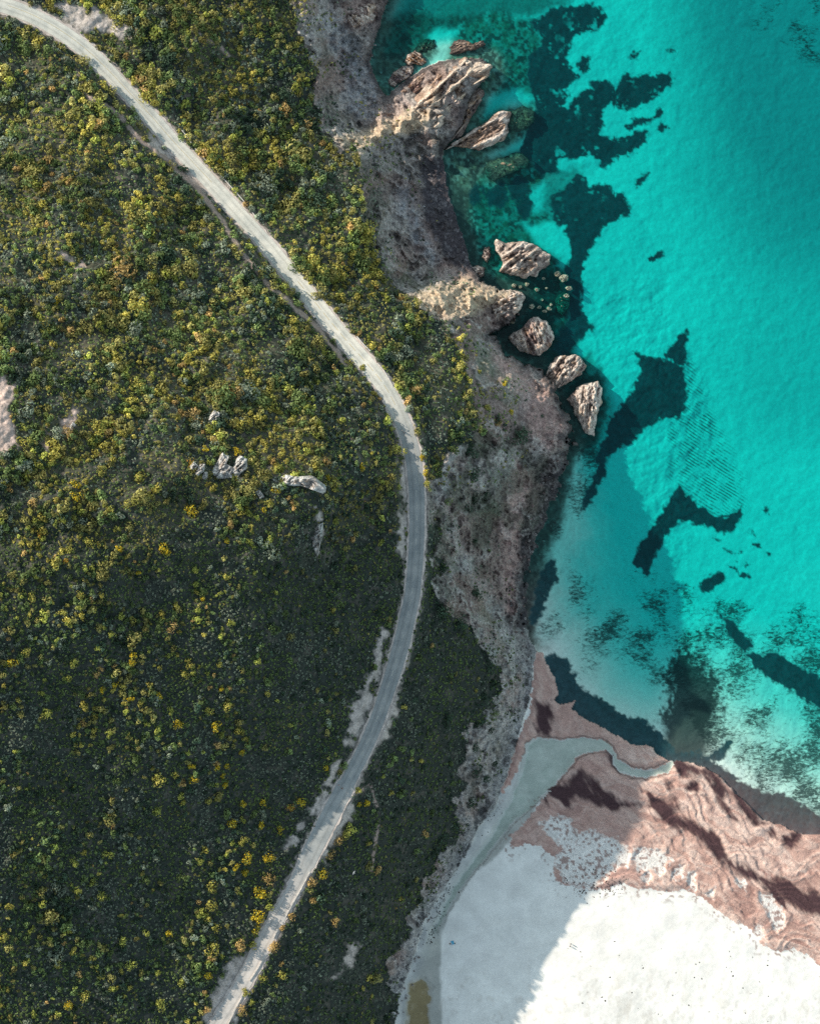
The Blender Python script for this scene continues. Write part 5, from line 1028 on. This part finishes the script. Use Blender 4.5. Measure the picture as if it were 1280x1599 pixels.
for i in range(46):      # north coves
    if i % 2: u_, v_ = 570 + random.gauss(0, 20), 120 + random.gauss(0, 38)
    else: u_, v_ = 655 + random.gauss(0, 14), 275 + random.gauss(0, 40)
    lab, gp = (('grey boulder on the pebble shore of the north cove', 'boulders of the north cove') if i % 2 else ('dark boulder at the water edge of the shaded cove', 'boulders of the shaded cove'))
    stone(u_, v_, random.uniform(1.2, 3.4), lab, gp, random.choice([(.30, .28, .28), (.42, .41, .42), (.16, .14, .14)]), 300 + i)
stone(534.5, 1231, 2.6, 'larger pale stone lying on the lower road', 'rubble on the road', (.62, .50, .46), 401, name='stone'); stone(529, 1226, 1.8, 'smaller pink stone beside it at the road edge', 'rubble on the road', (.52, .36, .32), 402, name='stone')

# ------------------------------------------------------------------ people, gull
def mat_plain(n, c): return flat_mat(n, c, .8, .12, 8.0)
SKIN = mat_plain('skin', (0.50, 0.30, 0.21)); HAIR = mat_plain('dark_hair', (0.025, 0.018, 0.014))
CL = {'navy': mat_plain('navy_cloth', (0.03, 0.04, 0.08)), 'black': mat_plain('black_cloth', (0.02, 0.02, 0.022)), 'white': mat_plain('white_cloth', (0.75, 0.76, 0.78)), 'blue': mat_plain('blue_cloth', (0.12, 0.45, 0.65)), 'grey': mat_plain('grey_cloth', (0.2, 0.2, 0.21))}
def skin_part(name, verts, edges, radii, mat, parent, root=0, sub=1):
    me = bpy.data.meshes.new(name); me.from_pydata(verts, edges, []); me.update()
    o = bpy.data.objects.new(name, me); COL.objects.link(o); o.parent = parent
    md = o.modifiers.new('Skin', 'SKIN'); md.use_smooth_shade = True
    for i, r in enumerate(radii): me.skin_vertices[0].data[i].radius = (r, r)
    me.skin_vertices[0].data[root].use_root = True
    s_ = o.modifiers.new('Subdivision', 'SUBSURF'); s_.levels = sub; s_.render_levels = sub
    me.materials.append(mat); return o
def person(u, v, rot, label, top, legs, sit=False, group=None, stride=.16):
    z = float(hgt(u, v)) + (0.16 if field(roadd, u, v) < 11 else 0)
    e = bpy.data.objects.new('person', None); COL.objects.link(e); e.location = W(u, v, z); e.rotation_euler.z = rot
    tag(e, label, 'person', group)
    if not sit:
        J = {'pel': (0, 0, .95), 'spine': (0, 0, 1.12), 'chest': (0, 0, 1.32), 'neck': (0, .01, 1.48), 'head': (0, .03, 1.60), 'top': (0, .02, 1.70)}
        for s_, n_ in ((-1, 'l'), (1, 'r')):
            J.update({'hip' + n_: (.09 * s_, 0, .90), 'knee' + n_: (.10 * s_, .04 + stride * .6 * s_, .48), 'ank' + n_: (.10 * s_, stride * s_, .08), 'toe' + n_: (.11 * s_, stride * s_ + .16, .03),
                      'sho' + n_: (.19 * s_, 0, 1.40), 'elb' + n_: (.25 * s_, -.02 - .08 * s_, 1.12), 'wri' + n_: (.26 * s_, .08 - .1 * s_, .88), 'han' + n_: (.26 * s_, .12 - .1 * s_, .78)})
    else:
        J = {'pel': (0, 0, .12), 'spine': (0, -.05, .30), 'chest': (0, -.08, .50), 'neck': (0, -.06, .66), 'head': (0, -.02, .78), 'top': (0, -.02, .88)}
        for s_, n_ in ((-1, 'l'), (1, 'r')):
            J.update({'hip' + n_: (.09 * s_, .04, .12), 'knee' + n_: (.13 * s_, .42, .42), 'ank' + n_: (.11 * s_, .62, .08), 'toe' + n_: (.12 * s_, .78, .04),
                      'sho' + n_: (.19 * s_, -.08, .58), 'elb' + n_: (.25 * s_, .08, .36), 'wri' + n_: (.17 * s_, .30, .40), 'han' + n_: (.12 * s_, .38, .42)})
    R = {'pel': .125, 'spine': .12, 'chest': .135, 'neck': .055, 'head': .095, 'top': .07, 'hip': .085, 'knee': .055, 'ank': .038, 'toe': .034, 'sho': .062, 'elb': .042, 'wri': .03, 'han': .032}
    E = [('pel', 'spine'), ('spine', 'chest'), ('chest', 'neck'), ('neck', 'head'), ('head', 'top')]
    for n_ in 'lr': E += [('pel', 'hip' + n_), ('hip' + n_, 'knee' + n_), ('knee' + n_, 'ank' + n_), ('ank' + n_, 'toe' + n_), ('chest', 'sho' + n_), ('sho' + n_, 'elb' + n_), ('elb' + n_, 'wri' + n_), ('wri' + n_, 'han' + n_)]
    def build(name, keep, mat, grow, root):
        ks = [k for k in J if k in keep]; ix = {k: i for i, k in enumerate(ks)}
        ed = [(ix[a], ix[b]) for a, b in E if a in ix and b in ix]
        rad_ = [R[k if k in R else k[:-1]] + grow for k in ks]
        return skin_part(name, [J[k] for k in ks], ed, rad_, mat, e, ix[root])
    # fingers: five short curled chains rooted inside each palm of the same mesh
    ks = list(J); ix = {k: i for i, k in enumerate(ks)}
    vs = [tuple(J[k]) for k in ks]; ed = [(ix[a], ix[b]) for a, b in E]; rd = [R[k if k in R else k[:-1]] for k in ks]; roots = [ix['pel']]
    for s_, n_ in ((-1, 'l'), (1, 'r')):
        w_, h_ = Vector(J['wri' + n_]), Vector(J['han' + n_]); d_ = (h_ - w_).normalized(); side = Vector((0, 1, 0)) if not sit else Vector((s_, 0, 0)); side = (side - d_ * side.dot(d_)).normalized(); curl = Vector((-s_, 0, 0)) if not sit else Vector((0, 0, -1))
        for f_, (o_, L_) in enumerate(((.034, .052), (.021, .078), (.006, .086), (-.009, .080), (-.023, .062))):
            dirn = (d_ + side * (.8 if f_ == 0 else .06 * (2 - f_))).normalized(); p = h_ + side * o_ * .8 - d_ * (.03 if f_ == 0 else 0)
            b = len(vs); roots.append(b)
            for q_, (t_, c_) in enumerate(((0, 0), (.5, .006), (1, .028))): vs.append(tuple(p + dirn * L_ * t_ + curl * c_)); rd.append((.0095, .0085, .007)[q_])
            ed += [(b, b + 1), (b + 1, b + 2)]
    bo = skin_part('body', vs, ed, rd, SKIN, e, ix['pel'])
    for i in roots: bo.data.skin_vertices[0].data[i].use_root = True
    build('shirt', {'spine', 'chest', 'shol', 'shor', 'elbl', 'elbr'}, top, .014, 'chest')
    build('trousers', {'pel', 'hipl', 'hipr', 'kneel', 'kneer', 'ankl', 'ankr'}, legs, .014, 'pel')
    hx, hy, hz_ = J['head']
    skin_part('hair', [(hx, hy - .05, hz_ - .02), (hx, hy - .035, hz_ + .06), (hx, hy + .03, hz_ + .085)], [(0, 1), (1, 2)], [.085, .098, .075], HAIR, e, 1)
    return e
person(890.4, 1473.3, math.radians(205), 'farther of two beach walkers in dark clothes casting long shadows on sunlit sand', CL['navy'], CL['black'])
person(889.1, 1476.9, math.radians(205), 'nearer of two beach walkers in dark clothes casting long shadows on sunlit sand', CL['black'], CL['navy'])
person(628.6, 672.5, math.radians(160), 'walker with pale top at the shadow edge on the bend, uphill of the pair', CL['white'], CL['grey'])
person(631.2, 675.5, math.radians(160), 'walker in grey at the shadow edge on the bend, downhill of the pair', CL['grey'], CL['navy'])
person(491.8, 1289.8, math.radians(30), 'lone walker in black at the inland edge of the lower road', CL['black'], CL['black'])
person(701.8, 1473.3, math.radians(250), 'person in black sitting beside the pale blue towel in the shade', CL['black'], CL['grey'], sit=True)
person(709.9, 1472.4, math.radians(150), 'person in black standing at the far end of the pale blue towel', CL['black'], CL['black'], stride=.05)
def towel(u, v, w, l, rot, mat, label):
    n_ = 9; z = float(hgt(u, v)); vs = []
    for j in range(n_):
        for i in range(n_):
            x, y = (i / (n_ - 1) - .5) * w, (j / (n_ - 1) - .5) * l
            vs.append((x, y, .06 + .03 * math.sin(i * 1.7 + j) + .02 * math.sin(j * 2.3)))
    f = [(j * n_ + i, j * n_ + i + 1, (j + 1) * n_ + i + 1, (j + 1) * n_ + i) for j in range(n_ - 1) for i in range(n_ - 1)]
    o = link('towel', np_mesh('towel', np.array(vs), np.array(f)), mat); o.location = W(u, v, z); o.rotation_euler.z = rot; tag(o, label, 'towel')
towel(706.4, 1472, 1.1, 1.5, .3, CL['blue'], 'pale blue towel spread on the shaded sand between two people')
towel(705.2, 1474.8, .7, .7, .7, CL['white'], 'bright white cloth lying at the corner of the blue towel')
# gull over the dark scrub
def gull(u, v, label):
    zg = float(hgt(u, v)) + 9
    M_w = mat_plain('white_feathers', (.75, .76, .76)); M_g = mat_plain('grey_feathers', (.42, .44, .46)); M_b = mat_plain('yellow_bill', (.6, .4, .06))
    e = bpy.data.objects.new('gull', None); COL.objects.link(e); e.location = W(u, v, zg); e.rotation_euler.z = math.radians(60)
    tag(e, label, 'gull')
    skin_part('body', [(0, -.32, 0), (0, -.12, 0), (0, .1, .01), (0, .24, .04), (0, .33, .05)], [(0, 1), (1, 2), (2, 3), (3, 4)], [.03, .085, .095, .06, .045], M_w, e, 2)
    for s_ in (-1, 1):
        pr = [(0, .12, -.10), (.28, .22, -.02), (.55, .10, -.06), (.78, -.12, -.2)]
        vs = []
        for (x, yf, yb), zc in zip(pr, (.03, .11, .12, .08)): vs += [(s_ * x * 1.0 + s_ * .05, yf, zc), (s_ * x + s_ * .05, yb - .06, zc - .01)]
        f = [(0, 1, 3, 2), (2, 3, 5, 4), (4, 5, 7, 6)]
        me = bpy.data.meshes.new('wing'); me.from_pydata(vs, [], f); me.update(); o = link('wing', me, M_g, e)
        so = o.modifiers.new('Solidify', 'SOLIDIFY'); so.thickness = .02
    me = bpy.data.meshes.new('tail'); me.from_pydata([(-.04, -.28, .0), (.04, -.28, .0), (.10, -.46, .0), (-.10, -.46, .0), (0, -.30, .03)], [], [(0, 1, 2, 3), (0, 4, 1), (1, 4, 2), (2, 4, 3), (3, 4, 0)]); me.update(); link('tail', me, M_w, e)
    me = bpy.data.meshes.new('bill'); me.from_pydata([(-.015, .36, .05), (.015, .36, .05), (0, .36, .075), (0, .45, .045)], [], [(0, 1, 3), (1, 2, 3), (2, 0, 3), (0, 2, 1)]); me.update(); link('bill', me, M_b, e)
gull(552.5, 1362.5, 'white gull with spread wings gliding over the dark scrub')

# seaweed scraps along the wet strand
g = np.random.default_rng(77); vs = []; fs = []; cs_ = []
def scraps(n, fu):
    for i in range(n):
        u_, v_ = fu(); r = g.uniform(.5, 1.6); z = float(hgt(u_, v_)); a0 = g.uniform(0, 6.28); st_ = g.uniform(.35, .9)
        c = len(vs); m_ = 7
        for k in range(m_):
            a = 6.283 * k / m_; rr = r * g.uniform(.6, 1.3); du_, dv_ = rr * math.cos(a), rr * st_ * math.sin(a)
            uu, vv_ = u_ + du_ * math.cos(a0) - dv_ * math.sin(a0), v_ + du_ * math.sin(a0) + dv_ * math.cos(a0)
            vs.append(W(uu, vv_, float(hgt(uu, vv_)) + .02))
        vs.append(W(u_, v_, z + .10 + .1 * r * S))
        for k in range(m_): fs.append((c + (k + 1) % m_, c + k, c + m_))
def strand():
    t = g.uniform(0, 1); return np.interp(t, [0, .3, .6, 1], [790, 735, 690, 662]) + g.normal(0, 5) , 1250 + t * 225 + g.normal(0, 4)
def upper(): return 930 + g.normal(0, 26), 1378 + g.normal(0, 12)
def dunes(): return g.uniform(880, 1200), g.uniform(1470, 1596)
def cliffy():
    t = g.uniform(0, 1); return np.interp(t, [0, .5, 1], [700, 684, 662]) + g.normal(0, 7), 1385 + t * 90
scraps(70, strand); scraps(170, upper); scraps(46, dunes); scraps(110, cliffy)
o = link('seaweed_scraps', np_mesh('seaweed_scraps', np.array(vs), np.array(fs), smooth=False), flat_mat('dark_seaweed', (.06, .05, .045), .9, .3, 3.0)); o['kind'] = 'stuff'

# ------------------------------------------------------------------ light, sky, camera
w = bpy.data.worlds.new('World'); sc.world = w; w.use_nodes = True
nt = w.node_tree; nt.nodes.clear()
sky = nt.nodes.new('ShaderNodeTexSky'); sky.sky_type = 'NISHITA'; sky.sun_disc = False
sky.sun_elevation = SUN_EL; sky.sun_rotation = math.atan2(-SUN_D[0], SUN_D[1])
bg = nt.nodes.new('ShaderNodeBackground'); bg.inputs['Strength'].default_value = 0.15
wo = nt.nodes.new('ShaderNodeOutputWorld'); hs = nt.nodes.new('ShaderNodeHueSaturation'); hs.inputs['Saturation'].default_value = 0.5; hs.inputs['Value'].default_value = 1.3; nt.links.new(sky.outputs[0], hs.inputs['Color']); tn = nt.nodes.new('ShaderNodeMix'); tn.data_type = 'RGBA'; tn.blend_type = 'MULTIPLY'; tn.inputs[0].default_value = 1; tn.inputs[7].default_value = (.85, 1.0, .985, 1); nt.links.new(hs.outputs[0], tn.inputs[6]); nt.links.new(tn.outputs[2], bg.inputs[0]); nt.links.new(bg.outputs[0], wo.inputs[0])
sun = bpy.data.lights.new('Sun', 'SUN'); sun.energy = 5.0; sun.angle = math.radians(0.5); sun.color = (1.0, 0.90, 0.76)
so = bpy.data.objects.new('Sun', sun); COL.objects.link(so)
d = Vector((SUN_D[0] * math.cos(SUN_EL), -SUN_D[1] * math.cos(SUN_EL), -math.sin(SUN_EL)))
so.rotation_euler = d.to_track_quat('-Z', 'Y').to_euler(); so.location = (-300, 200, 300)
cam = bpy.data.cameras.new('Camera'); co_ = bpy.data.objects.new('Camera', cam); COL.objects.link(co_)
cam.sensor_fit = 'VERTICAL'; cam.sensor_height = 36; cam.lens = 36 * HC / (1599 * S)
cam.clip_start = 1; cam.clip_end = 6000
co_.location = (0, 0, HC); co_.rotation_euler = (0, 0, 0)
sc.camera = co_
sc.view_settings.view_transform = 'Standard'; sc.view_settings.look = 'None'; sc.view_settings.exposure = 0; sc.view_settings.gamma = 1
sc.render.engine = 'CYCLES'
sc.cycles.use_denoising = False
sc.cycles.max_bounces = 6; sc.cycles.diffuse_bounces = 3; sc.cycles.glossy_bounces = 2; sc.cycles.transparent_max_bounces = 8
